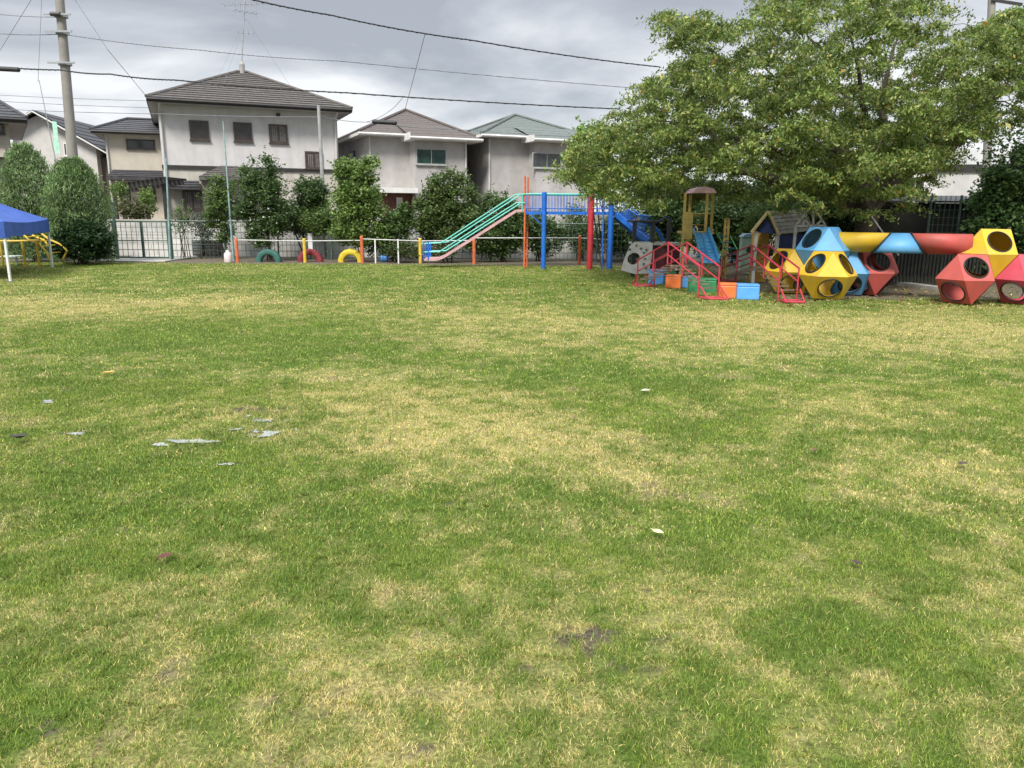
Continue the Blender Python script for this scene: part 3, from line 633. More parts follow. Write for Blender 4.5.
m = MB(); m.box(W+.003, .5, 0, W+.9, D-1, zr-.55); m.build('side_wing', h2, h.root, local=True)
# house at the left edge
h = House('grey_house', 'grey-beige house with dark roof edge cut by the left edge of the photo', -75, 31, 33, pyref=150)
W = h.pt(11.5, 150)[0]; D = 8; ze = h.pt(0, 121)[1]
m = MB(); m.box(0, 0, 0, W, D, ze); m.build('wall', mat('wall_greige', (.30, .27, .235), .9, .08, 3, streak=.2), h.root, local=True)
hip(h, -.4, W+.65, -.6, D+.5, ze+.1, ze+1.4, tileD, 1.5, 8, trimD, .2)
h.win(-22, 122, 4, 133, 0, frame=trimD); m = MB(); za = h.pt(0, 180)[1]; m.box(-.1, -.8, za-.1, W+.3, -.004, za+.06); m.build('lower_roof', tileD, h.root, local=True)
m = MB(); m.slab([(W-1.8, -.005, h.pt(5, 148)[1]), (W-1.8, -.7, h.pt(5, 158)[1]), (W-1.8, -.005, h.pt(5, 158)[1])], (1.6, 0, 0)); m.build('awning', mat('awning_greige', (.26, .23, .20), .8), h.root, local=True)
h.win(-20, 192, 4, 212, 0, frame=trimD)
# white building behind the cherry
h = House('white_building', 'white flat-roofed building with a dark band seen between cherry tree and ivy tree', 850, 34, -8, pyref=170)
W = h.pt(1100, 170)[0]; zt = h.pt(950, 149)[1]; zb = h.pt(950, 167)[1]
m = MB(); m.box(0, 0, 0, W, 7, zb-.2); m.build('wall', wallD, h.root, local=True)
m = MB(); m.box(-.1, -.1, zb-.2, W+.1, 7, zb+.1); m.build('band', trimD, h.root, local=True)
m = MB(); m.box(.1, .05, zb+.1, W-.1, 6.9, zt); m.build('parapet', mat('white_panel', (.55, .56, .56), .7, .04, 3), h.root, local=True)
h.win(905, 176, 925, 190, 0, frame=trimW)

# ------------------------------------------------------------------ block walls, fences
blockM = brickmat('concrete_block', (.52, .51, .48), (.46, .455, .43), (.28, .275, .26), .4, .2, .012)
xa = P(104, 240, 26.6).x; xb = P(655, 240, 26.6).x; zt = P(250, 222, 26.6).z
w_ = thing('block_wall', 'long white concrete block wall behind the mesh fence', 'wall', (xa, 26.6, 0))
m = MB(); m.box(xa, 26.6, -.02, xb, 26.78, zt); m.build('wall_face', blockM, w_); m = MB(); m.box(xa-.02, 26.58, zt+.002, xb+.02, 26.8, zt+.06); m.build('coping', conc, w_)
gmet = mat('green_metal', (.065, .11, .09), .5, .2, 8); gmet2 = mat('green_metal_light', (.22, .33, .32), .5, .25, 8)
wireM = mat('green_wire', (.05, .09, .07), .6, .2, 9)
def meshpanel(m, a, b, z0, z1, st=.1, r=.0035):
    L = (b-a).length; n = int(L/st)
    for k in range(n+1):
        q = a.lerp(b, k/n); m.bar(Vector((q.x, q.y, z0)), Vector((q.x, q.y, z1)), r*2)
    for k in range(int((z1-z0)/(st*1.5))+1):
        z = z0+k*st*1.5; m.bar(Vector((a.x, a.y+.008, z)), Vector((b.x, b.y+.008, z)), r*2)
YF = 24.9; zf = P(250, 221.5, YF).z
fr = thing('mesh_fence', 'green wire mesh fence running from the gate behind the shrubs', 'fence', (P(172, 240, YF).x, YF, 0))
a = P(172, 240, YF); b = P(650, 240, YF); m = MB(); meshpanel(m, Vector((a.x, YF, 0)), Vector((b.x, YF, 0)), .08, zf-.03, .13, .005); m.build('wire_mesh', wireM, fr)
m = MB(); m.tube([(a.x, YF, zf), (b.x, YF, zf)], .022, 6); m.build('top_rail', gmet, fr)
n = 9
for k in range(n+1): q = a.lerp(b, k/n); m = MB(); m.tube([(q.x, YF-.03, 0), (q.x, YF-.03, zf+.03)], .028, 8); m.build('post', gmet, fr)
gt = thing('mesh_gate', 'green framed wire mesh double gate beside the conifers', 'gate', (P(141, 240, 24.4).x, 24.4, 0))
for (p0, p1) in ((117, 142), (143, 168)):
    a = P(p0, 240, 24.4); b = P(p1, 240, 24.4); zt_ = P(140, 221.5, 24.4).z; m = MB()
    m.bar((a.x, 24.4, .08), (a.x, 24.4, zt_), .045); m.bar((b.x, 24.4, .08), (b.x, 24.4, zt_), .045); m.bar((a.x, 24.4, zt_), (b.x, 24.4, zt_), .045); m.bar((a.x, 24.4, .08), (b.x, 24.4, .08), .045); m.bar((a.x, 24.4, .6), (b.x, 24.4, .6), .03)
    g_ = m.build('gate_leaf', gmet, gt); m = MB(); meshpanel(m, Vector((a.x, 24.4, 0)), Vector((b.x, 24.4, 0)), .1, zt_-.03, .15, .006); m.build('wire_mesh', wireM, g_)
for px, pt in ((116, 202), (170, 217)):
    q = P(px, 240, 24.35); m = MB(); m.tube([(q.x, 24.35, 0), (q.x, 24.35, P(px, pt, 24.35).z)], .045, 10); m.build('gate_post', gmet, gt)
# fence left of gate / far left
fr = thing('mesh_fence', 'dark green mesh fence behind the blue canopy and yellow ladder', 'fence', (-18, 24.6, 0))
m = MB(); a = Vector((-22, 24.6, 0)); b = Vector((P(114, 240, 24.6).x, 24.6, 0)); meshpanel(m, a, b, .05, 1.15, .13, .006); m.build('wire_mesh', wireM, fr)
m = MB(); m.tube([a+Vector((0, 0, 1.18)), b+Vector((0, 0, 1.18))], .022, 6); m.build('top_rail', gmet, fr)
for k in range(6): q = a.lerp(b, k/5); m = MB(); m.tube([(q.x, 24.57, 0), (q.x, 24.57, 1.2)], .028, 8); m.build('post', gmet, fr)
gnet = mat('green_net', (.03, .11, .08), .9, .2, 6)
m = MB(); m.box(-22, 24.75, .0, P(55, 250, 24.7).x, 24.77, 1.05)
tag(m.build('privacy_screen', gnet), 'green privacy sheet on the fence behind the blue canopy', 'screen')

# poles
concP = mat('pole_concrete', (.235, .22, .20), .85, .1, 4, streak=.15); polG = mat('pole_grey', (.30, .30, .295), .7, .12, 5, streak=.2)
def pole(name, label, px0, py0, px1, py1, Y, r0, r1, m_, extra=None, group='poles'):
    b = P(px0, py0, Y); t_ = P(px1, py1, Y); d = (t_-b); base = b+d*((0-b.z)/d.z)
    t = thing(name, label, 'pole', base, 0, group); m = MB(); m.tube([base, b, t_], [r0*1.04, r0, r1], 14); m.build('shaft', m_, t, smooth=True); return t, base, t_
t, b_, t_ = pole('utility_pole', 'tall concrete utility pole rising behind the conifers', 72.6, 155, 57.5, -26, 27.5, .165, .135, concP)
for py in (16, 33, 64):
    m = MB(); c = P(66-(155-py)*.0, py, 27.5); s = b_.lerp(t_, (c.z-b_.z)/(t_.z-b_.z)); m.tube([s+Vector((0, 0, -.05)), s+Vector((0, 0, .05))], .215, 14); m.bar(s+Vector((-.45, -.24, 0)), s+Vector((.45, -.24, 0)), .05); m.build('clamp_band', metal, t)
m = MB(); s = b_.lerp(t_, .86); m.tube([s+Vector((-.2, -.25, 0)), s+Vector((.12, -.25, 0))], .07, 8); m.build('insulator', trimD, t)
t, b_, t_ = pole('telephone_pole', 'slim grey pole rising beside the light green tree', 323.5, 200, 318.5, 105, 26.0, .066, .05, polG)
t, b_, t_ = pole('thin_green_pole', 'thin pale green pole at the right post of the mesh gate', 169.5, 240, 166, 158, 24.2, .032, .022, gmet2)
t, b_, t_ = pole('thin_green_pole', 'thin teal pole leaning left of the flowering bush, above the white bin', 232, 240, 223, 121, 24.1, .032, .016, gmet2)
t, b_, t_ = pole('banner_pole', 'thin leaning rod with a strip of pale green netting, left of the utility pole', 58, 172, 39, 80, 25.5, .018, .010, metal)
m = MB(); q = [P(52, 121, 25.4), P(56.5, 122, 25.4), P(60, 154, 25.4), P(55, 153, 25.4)]; m.slab(q, (0, .012, 0)); m.build('netting', mat('netting', (.35, .62, .48), .8, .2, 12), t)
t, b_, t_ = pole('utility_pole', 'top of a distant pole poking out above the right side of the cherry crown', 990, 60, 992, -10, 30, .14, .12, concP)
m = MB(); s = P(992, 1, 30); m.bar(s+Vector((-.1, -.15, 0)), s+Vector((1.0, -.15, -.15)), .09); m.build('cross_arm', trimD, t)

# overhead wires
wireB = mat('cable_black', (.02, .02, .022), .6, .2, 5); wireG = mat('cable_grey', (.16, .17, .19), .6, .2, 5)
def wire(label, pts, r, m_, sag=.0, twist=False):
    pp = [P(px, py, Y) for px, py, Y in pts]; out = []
    for i in range(len(pp)-1):
        for k in range(12):
            s = k/12; out.append(pp[i].lerp(pp[i+1], s)-Vector((0, 0, sag*4*s*(1-s))))
    out.append(pp[-1]); m = MB(); m.tube(out, r, 5)
    if twist:
        q = []
        for i in range(len(out)-1):
            for k in range(6):
                a = (i*6+k)*1.3; q.append(out[i].lerp(out[i+1], k/6)+Vector((0, math.cos(a)*r*.9, math.sin(a)*r*1.0)))
        m.tube(q, r*.5, 4)
    tag(m.build('overhead_cable', m_), label, 'cable', 'overhead cables')
wire('thick black cable sloping from the aerial down into the cherry crown', [(200, -14, 20), (330, 15, 22), (470, 40, 24), (660, 67, 27)], .019, wireB, .05, True)
wire('thick black cable passing in front of the pale house roof', [(-30, 64, 26), (62, 70, 26.8), (110, 74, 27), (175, 80, 27), (350, 93, 28), (620, 109, 31)], .022, wireB, .04, True)
wire('thin grey looped cable crossing the sky above the roofs', [(-20, 32, 27), (62, 34, 27.4), (200, 50, 28), (340, 61, 29), (700, 93, 33)], .013, wireG, .05, True)
wire('faint grey cable highest at the left, ending at the utility pole', [(-20, 12, 27), (62, 17, 27.4)], .011, wireG, .05)
wire('thin cable running level across the pale house front to the slim grey pole', [(-20, 108, 30), (165, 114, 27.0), (320, 117, 26.1)], .010, wireG, .03)
wire('thin cable from the slim grey pole across the brown roof', [(320, 116, 26.1), (372, 122, 27), (470, 130, 29), (620, 137, 31)], .010, wireG, .06)
wire('faint distant cable above the white gable, upper one', [(-20, 94, 50), (160, 101, 50)], .016, wireG, .05)
wire('faint distant cable just above the white gable, lower one', [(-20, 100, 50), (160, 108, 50)], .016, wireG, .05)
wire('steep thin stay wire from the utility pole top down toward the pale house', [(70, -8, 27.5), (108, 50, 27.5), (147, 97, 30)], .009, wireG, 0)
wire('steep thin wire at the far left corner of the sky', [(-6, 60, 25), (36, -8, 25)], .008, wireG, 0)
wire('almost vertical thin wire left of the utility pole', [(42, -8, 25.5), (38, 82, 25.5)], .007, wireG, 0)
wire('thin tie wire dropping from the thick cable toward the brown roof', [(425, 34, 23.5), (412, 84, 26), (404, 113, 27)], .009, wireG, 0)
wire('slack thin wire between the black cable and brown-roofed house', [(403, 97, 28.5), (388, 112, 29), (366, 122, 30)], .009, wireG, .05)
wire('thin grey line dropping behind the right side of the bridge', [(561, 152, 27), (560, 196, 26)], .008, wireG, 0)
for (x0, x1, y, Y, lab) in ((-8, 20, 68.3, 26, 'short black cable sleeve at the left edge of the sky'), (372, 397, 121.5, 27, 'short black cable sleeve in front of the brown roof')):
    m = MB(); a = P(x0, y, Y); b = P(x1, y+1.5, Y); d = (b-a).normalized(); m.tube([a, a+d*.04, b-d*.04, b], [.03, .075, .075, .03], 10); tag(m.build('cable_sleeve', wireB, smooth=True), lab, 'cable sleeve', 'cable sleeves')

# ------------------------------------------------------------------ low rail in front of the shrubs
whiteP = mat('white_paint', (.62, .62, .60), .5, .1, 9); orangeP = mat('orange_paint', (.55, .13, .05), .5, .2, 9); yellowP = mat('yellow_paint', (.62, .42, .04), .45, .15, 9, dirt=(.30, .22, .06))
YR = 23.6; zr = P(420, 241, YR).z; rf = thing('rail_fence', 'low white pipe rail on orange and yellow posts along the edge of the lawn', 'rail', (P(236, 250, YR).x, YR, 0))
m = MB(); m.tube([P(236, 240, YR), P(304, 241, YR), P(361, 240.5, YR)], .016, 8); m.tube([P(363, 239, YR), P(420, 241, YR), P(474, 240.5, YR)], .016, 8); m.tube([P(474, 238, YR), P(528, 238, YR), P(580, 238, YR), P(612, 240, YR)], .016, 8); m.build('rail', mat('rail_grey_white', (.45, .45, .44), .5, .15, 9), rf)
for px, top, mm in ((236, 239, orangeP), (304, 239, yellowP), (361.5, 236.5, orangeP), (420, 239, yellowP), (474, 238, orangeP), (580, 236, orangeP)):
    q = P(px, top, YR); m = MB(); m.tube([(q.x, YR, -.02), (q.x, YR, q.z), (q.x, YR, q.z+.02)], [.05, .05, .03], 10); m.build('post', mm, rf)
for px in (375, 398):
    q = P(px, 239, YR); m = MB(); m.box(q.x-.02, YR-.03, 0, q.x+.02, YR+.0, q.z); m.build('white_post', whiteP, rf)
# half-buried tyres
rub = {'green': mat('tyre_green', (.03, .11, .09), .7, .2, 9, bump=.3), 'red': mat('tyre_red', (.20, .022, .03), .7, .2, 9, bump=.3), 'yellow': mat('tyre_yellow', (.62, .48, .03), .6, .12, 9, bump=.3)}
def tyre(px, py, w, c, label):
    g = G(px, py); Rr = w/F*g.y/2; r = Rr*.24; Rm = Rr-r; m = MB(); n = 26
    ring = []
    for i in range(n+1):
        a = math.pi*(i/n*1.16-.08); ring.append((g+Vector((math.cos(a)*Rm, 0, math.sin(a)*Rm*1.0+.01)), a))
    o = 0; k = 14
    for p, a in ring:
        rd = Vector((math.cos(a), 0, math.sin(a)))
        for j in range(k):
            b = 2*math.pi*j/k; cx = abs(math.cos(b))**.6*(1 if math.cos(b) > 0 else -1); sx = abs(math.sin(b))**.6*(1 if math.sin(b) > 0 else -1)
            tread = .008*(1 if (int(a*24) % 2 and cx > .6) else 0); m.v.append(p+rd*(r*cx+tread)+Vector((0, r*1.15*sx, 0)))
    for i in range(n):
        for j in range(k): m.f.append((i*k+j, i*k+(j+1) % k, (i+1)*k+(j+1) % k, (i+1)*k+j))
    tag(m.build('buried_tyre', rub[c], smooth=True), label, 'tyre', 'half-buried painted tyres')
tyre(269, 262, 25, 'green', 'dark green half-buried tyre, nearest the white tub'); tyre(310.5, 262, 25, 'red', 'dark red half-buried tyre between green and yellow ones'); tyre(351, 262, 25, 'yellow', 'yellow half-buried tyre in front of the light green tree')
# bin and blue toy
pinkM = mat('bin_white', (.62, .55, .54), .5, .12, 9); g = G(228.5, 262.5); s = g.y/F
b_ = thing('water_jug', 'small whitish-pink plastic tub beside the orange rail post', 'tub', g)
m = MB(); m.tube([g, g+Vector((0, 0, .02)), g+Vector((0, 0, 8*s)), g+Vector((0, 0, 10*s))], [3.6*s, 4*s, 3.8*s, 2.6*s], 14); m.build('body', pinkM, b_, smooth=True); m = MB(); m.tube([g+Vector((0, 0, 10*s)), g+Vector((0, 0, 12*s))], [2*s, 1.8*s], 12); m.build('lid', whiteP, b_, smooth=True)
blueP = mat('blue_paint', (.012, .12, .50), .45, .2, 7, dirt=(.03, .10, .30)); blueL = mat('blue_plastic', (.06, .26, .66), .4, .14, 7, dirt=(.14, .26, .42))
g = G(384.5, 262); s = g.y/F; b_ = thing('blue_barrel', 'small bright blue toy barrel lying right of the yellow tyre', 'barrel', g)
m = MB(); m.tube([g+Vector((-3.4*s, 0, 3.9*s)), g+Vector((-2.6*s, 0, 3.9*s)), g+Vector((2.6*s, 0, 3.9*s)), g+Vector((3.4*s, 0, 3.9*s))], [3.2*s, 3.9*s, 3.9*s, 3.2*s], 14); m.build('body', blueL, b_, smooth=True); m = MB(); m.tube([g+Vector((3.4*s, 0, 3.9*s)), g+Vector((4.4*s, 0, 3.9*s))], 1.2*s, 10); m.build('cap', blueP, b_)
# small board on wall, black boxes
m = MB(); q = P(303, 238, 24.0); m.box(q.x-.07, 24.82, .2, q.x+.07, 24.85, .85); tag(m.build('notice_board', whiteP), 'small upright white board on the fence between the green and red tyres', 'board')
for px, lab in ((199, 'black slatted outdoor unit at the wall foot, the left one'), (213, 'black slatted outdoor unit at the wall foot, the right one')):
    q = P(px, 245, 26.2); t = thing('outdoor_unit', lab, 'outdoor unit', (q.x, 26.2, 0), 0, 'black outdoor units by the block wall'); m = MB(); m.box(q.x-.2, 26.1, .05, q.x+.2, 26.4, .55); m.build('casing', trimD, t); m = MB(); [m.box(q.x-.18, 26.07, .1+.05*k, q.x+.18, 26.099, .12+.05*k) for k in range(9)]; m.build('grille', metal, t)

# ------------------------------------------------------------------ blue canopy tent
tentB = mat('tent_blue', (.030, .085, .34), .7, .1, 3, bump=.1)
C1 = G(10.5, 281.5); C2 = G(52.5, 267.5); ax = (C2-C1); L = ax.length; ax.normalize(); pr = Vector((-ax.y, ax.x, 0))
if pr.x > 0: pr = -pr
C3 = C1+pr*3.0; C4 = C2+pr*3.0
zv = P(10, 236.5, C1.y).z; ztp = P(10, 221, C1.y).z; zv2 = P(52, 233, C2.y).z; zt2 = P(52, 219.5, C2.y).z; zv = (zv+zv2)/2; ztp = (ztp+zt2)/2
tn = thing('canopy_tent', 'blue pop-up canopy tent with white legs at the left edge', 'tent', C1)
cen = (C1+C4)/2; apex = Vector((cen.x, cen.y, ztp+.85)); n = 8
corners = [C1, C2, C4, C3]; m = MB(); o = .06
for i in range(4):
    a = corners[i]; b = corners[(i+1) % 4]; a = a+(a-cen).normalized()*o; b = b+(b-cen).normalized()*o
    for r in range(6):
        for k in range(n):
            def pt(rr, kk):
                e = Vector(a).lerp(b, kk/n); e.z = ztp-.05*math.sin(kk/n*math.pi)*(1 if rr == 0 else .3); t = rr/6; p = e.lerp(apex, t); p.z -= .12*math.sin(t*math.pi)*(.4+.6*math.sin(kk/n*math.pi)); return p
            m.quad(pt(r, k), pt(r, k+1), pt(r+1, k+1), pt(r+1, k))
m.build('canopy', tentB, tn, smooth=True)
m = MB()
for i in range(4):
    a = corners[i]; b = corners[(i+1) % 4]; a = a+(a-cen).normalized()*o; b = b+(b-cen).normalized()*o
    for k in range(14):
        def q(kk, z):
            e = Vector(a).lerp(b, kk/14); e.z = z-(.05*math.sin(kk/14*math.pi) if z > ztp-.01 else .02*math.sin(kk*1.9)); e += (e-Vector((cen.x, cen.y, e.z))).normalized()*.02*math.sin(kk*2.1)*(1 if z < ztp-.01 else 0); return e
        m.quad(q(k, zv), q(k+1, zv), q(k+1, ztp), q(k, ztp))
m.build('valance', tentB, tn, smooth=True)
for c in corners:
    m = MB(); m.box(c.x-.022, c.y-.022, .015, c.x+.022, c.y+.022, ztp); m.build('leg', whiteP, tn); m = MB(); m.box(c.x-.06, c.y-.06, 0, c.x+.06, c.y+.06, .014); m.build('foot', metal, tn)
m = MB()
for i in range(4):
    a = corners[i].copy(); b = corners[(i+1) % 4].copy(); k = 4
    for j in range(k):
        p = a.lerp(b, j/k); q = a.lerp(b, (j+1)/k); m.bar(p+Vector((0, 0, zv+.02)), q+Vector((0, 0, ztp-.06)), .015); m.bar(p+Vector((0, 0, ztp-.06)), q+Vector((0, 0, zv+.02)), .015)
m.build('scissor_frame', whiteP, tn)
# yellow arched ladder
t = thing('arched_ladder', 'yellow curved climbing ladder behind the blue canopy', 'climbing frame', (P(35, 262, 22).x, 22, 0)); Yl = 21.2
def sc1(x, y): return (x/3.84, 90+y/3.84)
m = MB()
for path, dy in (([(-60, 580), (60, 580), (150, 578)], 0), ([(90, 555), (110, 575), (150, 590), (180, 625), (190, 655)], 0), ([(118, 550), (150, 575), (195, 595), (222, 620), (205, 655)], .45), ([(85, 560), (130, 578), (150, 600)], .45)):
    m.tube([P(*sc1(x, y), Yl)+Vector((0, dy, 0)) for x, y in path], .028, 8)
m.build('rail', yellowP, t, smooth=True)
for x in (85, 140, 0): q = P(*sc1(x, 580), Yl); m = MB(); m.tube([(q.x, Yl, 0), (q.x, Yl, q.z)], .032, 8); m.build('post', yellowP, t)
for (x, y) in ((100, 565), (130, 583), (160, 600), (183, 628)): q = P(*sc1(x, y), Yl); m = MB(); m.tube([q, q+Vector((.1, .45, .02))], .016, 6); m.build('rung', yellowP, t)
t2 = thing('play_table', 'small low white table in the shade beside the yellow ladder', 'table', (P(12, 258, 21.6).x, 21.6, 0)); q = P(10, 256, 21.6)
m = MB(); m.box(q.x-.3, 21.5, q.z-.03, q.x+.2, 21.9, q.z); m.build('tabletop', whiteP, t2); 
for dx in (-.25, .15): m = MB(); m.box(q.x+dx-.02, 21.6, 0, q.x+dx+.02, 21.64, q.z-.031); m.build('leg', metal, t2)

# ------------------------------------------------------------------ slide + bridge
def sc4(x, y): return (410+x/4.655, 150+y/4.655)
YB = 21.9
tealP = mat('teal_paint', (.10, .48, .40), .45, .12, 8); pinkP = mat('slide_pink', (.50, .30, .32), .45, .12, 6); redP = mat('red_paint', (.42, .025, .035), .45, .15, 6, dirt=(.22, .05, .05))
br = thing('play_bridge', 'long blue raised play bridge with teal railed slide and red and blue posts', 'play structure', (P(544, 265, YB).x, YB, 0))
def Q(x, y, dy=0.0): return P(*sc4(x, y), YB)+Vector((0, dy, 0))
# slide chute
path = [(65, 515), (130, 513), (160, 500), (300, 412), (420, 335), (495, 288), (530, 287)]
m = MB(); wd = .5
for k in range(len(path)-1):
    a = Q(*path[k]); b = Q(*path[k+1])
    m.add([a, a+Vector((0, wd, 0)), b+Vector((0, wd, 0)), b, a-Vector((0, 0, .02)), a+Vector((0, wd, -.02)), b+Vector((0, wd, -.02)), b-Vector((0, 0, .02))], [(0, 3, 2, 1), (4, 5, 6, 7), (0, 4, 7, 3), (1, 2, 6, 5)])
sl = m.build('slide_chute', mat('slide_steel', (.5, .5, .5), .3, .1, 5, metal=.7), br)
for dy in (-.03, wd+.0):
    m = MB()
    for k in range(len(path)-1): m.bar(Q(*path[k], dy)+Vector((0, 0, .03)), Q(*path[k+1], dy)+Vector((0, 0, .03)), .035, .075)
    m.build('slide_side', pinkP, sl)
for dy in (-.04, wd+.04):
    for hh, r in (((60, 475, 138, 473, 495, 246, 535, 246), .022), ((55, 436, 145, 432, 490, 208, 535, 206), .022)):
        sh = Vector((.13, 0, 0)) if dy > 0 else Vector(); m = MB(); m.tube([Q(hh[0], hh[1], dy)+sh, Q(hh[2], hh[3], dy)+sh, Q(hh[4], hh[5], dy)+sh, Q(hh[6], hh[7], dy)], r*.8, 8); m.build('handrail', tealP, br, smooth=False)
    for x, y in ((64, 512), (86, 512)): m = MB(); m.tube([Q(x, y, dy), Q(x, 430, dy)], .022, 8); m.build('handrail_post', blueP, br)
    m = MB(); m.tube([Q(523, 285, dy), Q(523, 205, dy)], .02, 8); m.build('handrail_post', tealP, br)
# orange ladder poles
for x in (536, 551):
    a = Q(x, 522, 0 if x == 536 else .5); b = Q(x, 122, 0 if x == 536 else .5); m = MB(); m.tube([(b.x, b.y, -.02), b], .027, 8); m.build('ladder_pole', orangeP, br)
m = MB()
for k in range(5): a = Q(536, 495-k*42, 0); m.tube([a, a+Vector((.09, .5, 0))], .015, 6)
m.build('ladder_rungs', orangeP, br)
# deck
zd = Q(700, 292).z; x0 = Q(530, 290).x; x1 = Q(955, 290).x; dw = 1.0
m = MB(); m.box(x0, YB, zd-.05, x1, YB+dw, zd+.03); m.build('deck', blueP, br)
zr_ = Q(700, 206).z
for dy in (0, dw):
    m = MB(); m.tube([(x0, YB+dy, zr_), (x1, YB+dy, zr_)], .024, 8); m.build('handrail', tealP, br)
    m = MB(); nb = 30
    for k in range(nb+1): xx = x0+(x1-x0)*k/nb; m.bar((xx, YB+dy, zd+.03), (xx, YB+dy, zr_-.02), .013)
    m.tube([(x0, YB+dy, zd+.12), (x1, YB+dy, zd+.12)], .014, 6); m.build('railing_bars', blueP, br)
for x, mm, w_ in ((625, blueP, 22), (844, redP, 27), (938, blueP, 26)):
    for dy in (0,):
        q = Q(x, 205, dy-.0); rr = w_/2/4.655/F*YB
        yb = YB+dy+(-.07 if dy == 0 else .07); m = MB(); m.tube([(q.x, yb, -.02), (q.x, yb, zr_+.04), (q.x, yb, zr_+.06)], [rr, rr, rr*.7], 14); m.build('post', mm, br, smooth=True)
for xa_, za_, xb_, zb_ in ((560, 300, 615, 350),): m = MB(); m.tube([Q(xa_, za_), Q(xb_, zb_)], .016, 6); m.build('brace', blueP, br)
q = Q(890, 550); m = MB(); m.tube([(q.x, YB-.15, 0), (q.x, YB-.15, zr_)], .022, 8); m.build('climbing_pole', blueP, br)
# descending blue staircase / wavy slide on the right, turning to the right and back
def sc5(x, y): return (580+x/4.8, 160+y/4.8)
def Q5(x, y, Y): return P(*sc5(x, y), Y)
stp = [(170, 255, 21.9), (225, 300, 21.6), (275, 345, 21.3), (330, 385, 21.0)]
m = MB()
A_ = [Q5(*s) for s in stp]; n = 12
for k in range(n):
    s = k/n*(len(A_)-1); i = int(s); p = A_[i].lerp(A_[i+1], s-i); m.box(p.x-.02, p.y, p.z-.02, p.x+.20, p.y+.9, p.z+.02)
m.build('stair_tread', blueP, br)
for dy in (0, .9):
    m = MB(); 
    for k in range(len(A_)-1): m.bar(A_[k]+Vector((0, dy, -.02)), A_[k+1]+Vector((0, dy, -.02)), .04, .14)
    m.build('stair_stringer', blueP, br)
    top = [(165, 172, 21.9), (215, 185, 21.7), (250, 235, 21.5), (300, 265, 21.2), (340, 272, 21.0)]
    T_ = [Q5(*s)+Vector((0, dy, 0)) for s in top]; m = MB(); m.tube(T_, .022, 8); m.build('stair_rail', blueP, br)
    m = MB()
    for k in range(18):
        s = k/17*(len(T_)-1); i = min(int(s), len(T_)-2); p = T_[i].lerp(T_[i+1], s-i); s2 = k/17*(len(A_)-1); i2 = min(int(s2), len(A_)-2); q = A_[i2].lerp(A_[i2+1], s2-i2)+Vector((0, dy, 0)); m.bar(q, p, .014)
    m.build('railing_bars', blueP, br)

# ------------------------------------------------------------------ grey climbing wall playset with dark roof posts
greyPl = mat('grey_plastic', (.42, .42, .40), .6, .14, 6, dirt=(.25, .24, .22)); darkPl = mat('dark_plastic', (.03, .032, .035), .5, .2, 6); navy = mat('navy', (.02, .035, .10), .5, .2, 6); maroon = mat('maroon', (.09, .02, .03), .6, .2, 6)
YP = 19.0
ps = thing('climbing_playset', 'small toddler playset with grey arched climbing wall and dark corner posts', 'playset', (P(640, 272, YP).x, YP, 0))
# arched wall: polygon with hole
def holed(mb, outer, c, rx, ry, off, n=28):
    """planar outline 'outer' (list of 3D) with an elliptical hole; c centre, axes rx,ry vectors"""
    inn = [c+rx*math.cos(2*math.pi*k/n)+ry*math.sin(2*math.pi*k/n) for k in range(n)]
    out = []
    ex = rx.normalized(); ey = (ry-ex*ry.dot(ex)).normalized()
    P2 = [((p-c).dot(ex), (p-c).dot(ey)) for p in outer]
    for q in inn:
        d = ((q-c).dot(ex), (q-c).dot(ey)); l = math.hypot(*d); d = (d[0]/l, d[1]/l); best = None
        for i in range(len(P2)):
            a = P2[i]; b = P2[(i+1) % len(P2)]; e = (b[0]-a[0], b[1]-a[1]); den = d[0]*e[1]-d[1]*e[0]
            if abs(den) < 1e-9: continue
            t = (a[0]*e[1]-a[1]*e[0])/den; s = (a[0]*d[1]-a[1]*d[0])/den
            if t > 0 and -1e-6 <= s <= 1+1e-6 and (best is None or t < best): best = t
        out.append(c+ex*d[0]*best+ey*d[1]*best)
    # snap nearest samples onto the real corners
    for p in outer:
        k = min(range(n), key=lambda k: (out[k]-p).length); out[k] = p.copy()
    off = Vector(off); o = len(mb.v); mb.v += inn+out+[p+off for p in inn]+[p+off for p in out]
    for k in range(n):
        j = (k+1) % n; mb.f += [(o+k, o+j, o+n+j, o+n+k), (o+2*n+k, o+3*n+k, o+3*n+j, o+2*n+j), (o+k, o+2*n+k, o+2*n+j, o+j), (o+n+k, o+n+j, o+3*n+j, o+3*n+k)]
    return inn
def ramp(x, y):  # slanting grey wall, foot nearer than its top
    p = P(*sc5(x, y), YP-.0); z = p.z; p.y = YP-.25*(1-z/.9); return P(*sc5(x, y), p.y)
outl = [ramp(*q) for q in ((200, 530), (212, 480), (238, 415), (262, 393), (350, 397), (345, 470), (330, 545), (262, 547))]
m = MB(); c = ramp(258, 474); holed(m, outl, c, (ramp(288, 474)-c), (ramp(262, 445)-c), (0, .05, .0)); m.build('climbing_wall', greyPl, ps)
m = MB()
for x, y in ((270, 412), (292, 425), (318, 432), (306, 445), (312, 475), (305, 500), (316, 520), (240, 430), (230, 425)):
    q = ramp(x, y)+Vector((0, -.02, 0)); s = .028; m.add([q+Vector((-s, 0, -s*.4)), q+Vector((s, 0, s*.3)), q+Vector((s*.8, 0, s)), q+Vector((-s*.9, 0, s*.7)), q+Vector((-s*.6, -.03, 0)), q+Vector((s*.6, -.03, .3*s)), q+Vector((s*.5, -.03, s*.8)), q+Vector((-s*.6, -.03, s*.6))], [(0, 1, 5, 4), (1, 2, 6, 5), (2, 3, 7, 6), (3, 0, 4, 7), (4, 5, 6, 7)])
m.build('climbing_holds', darkPl, ps)
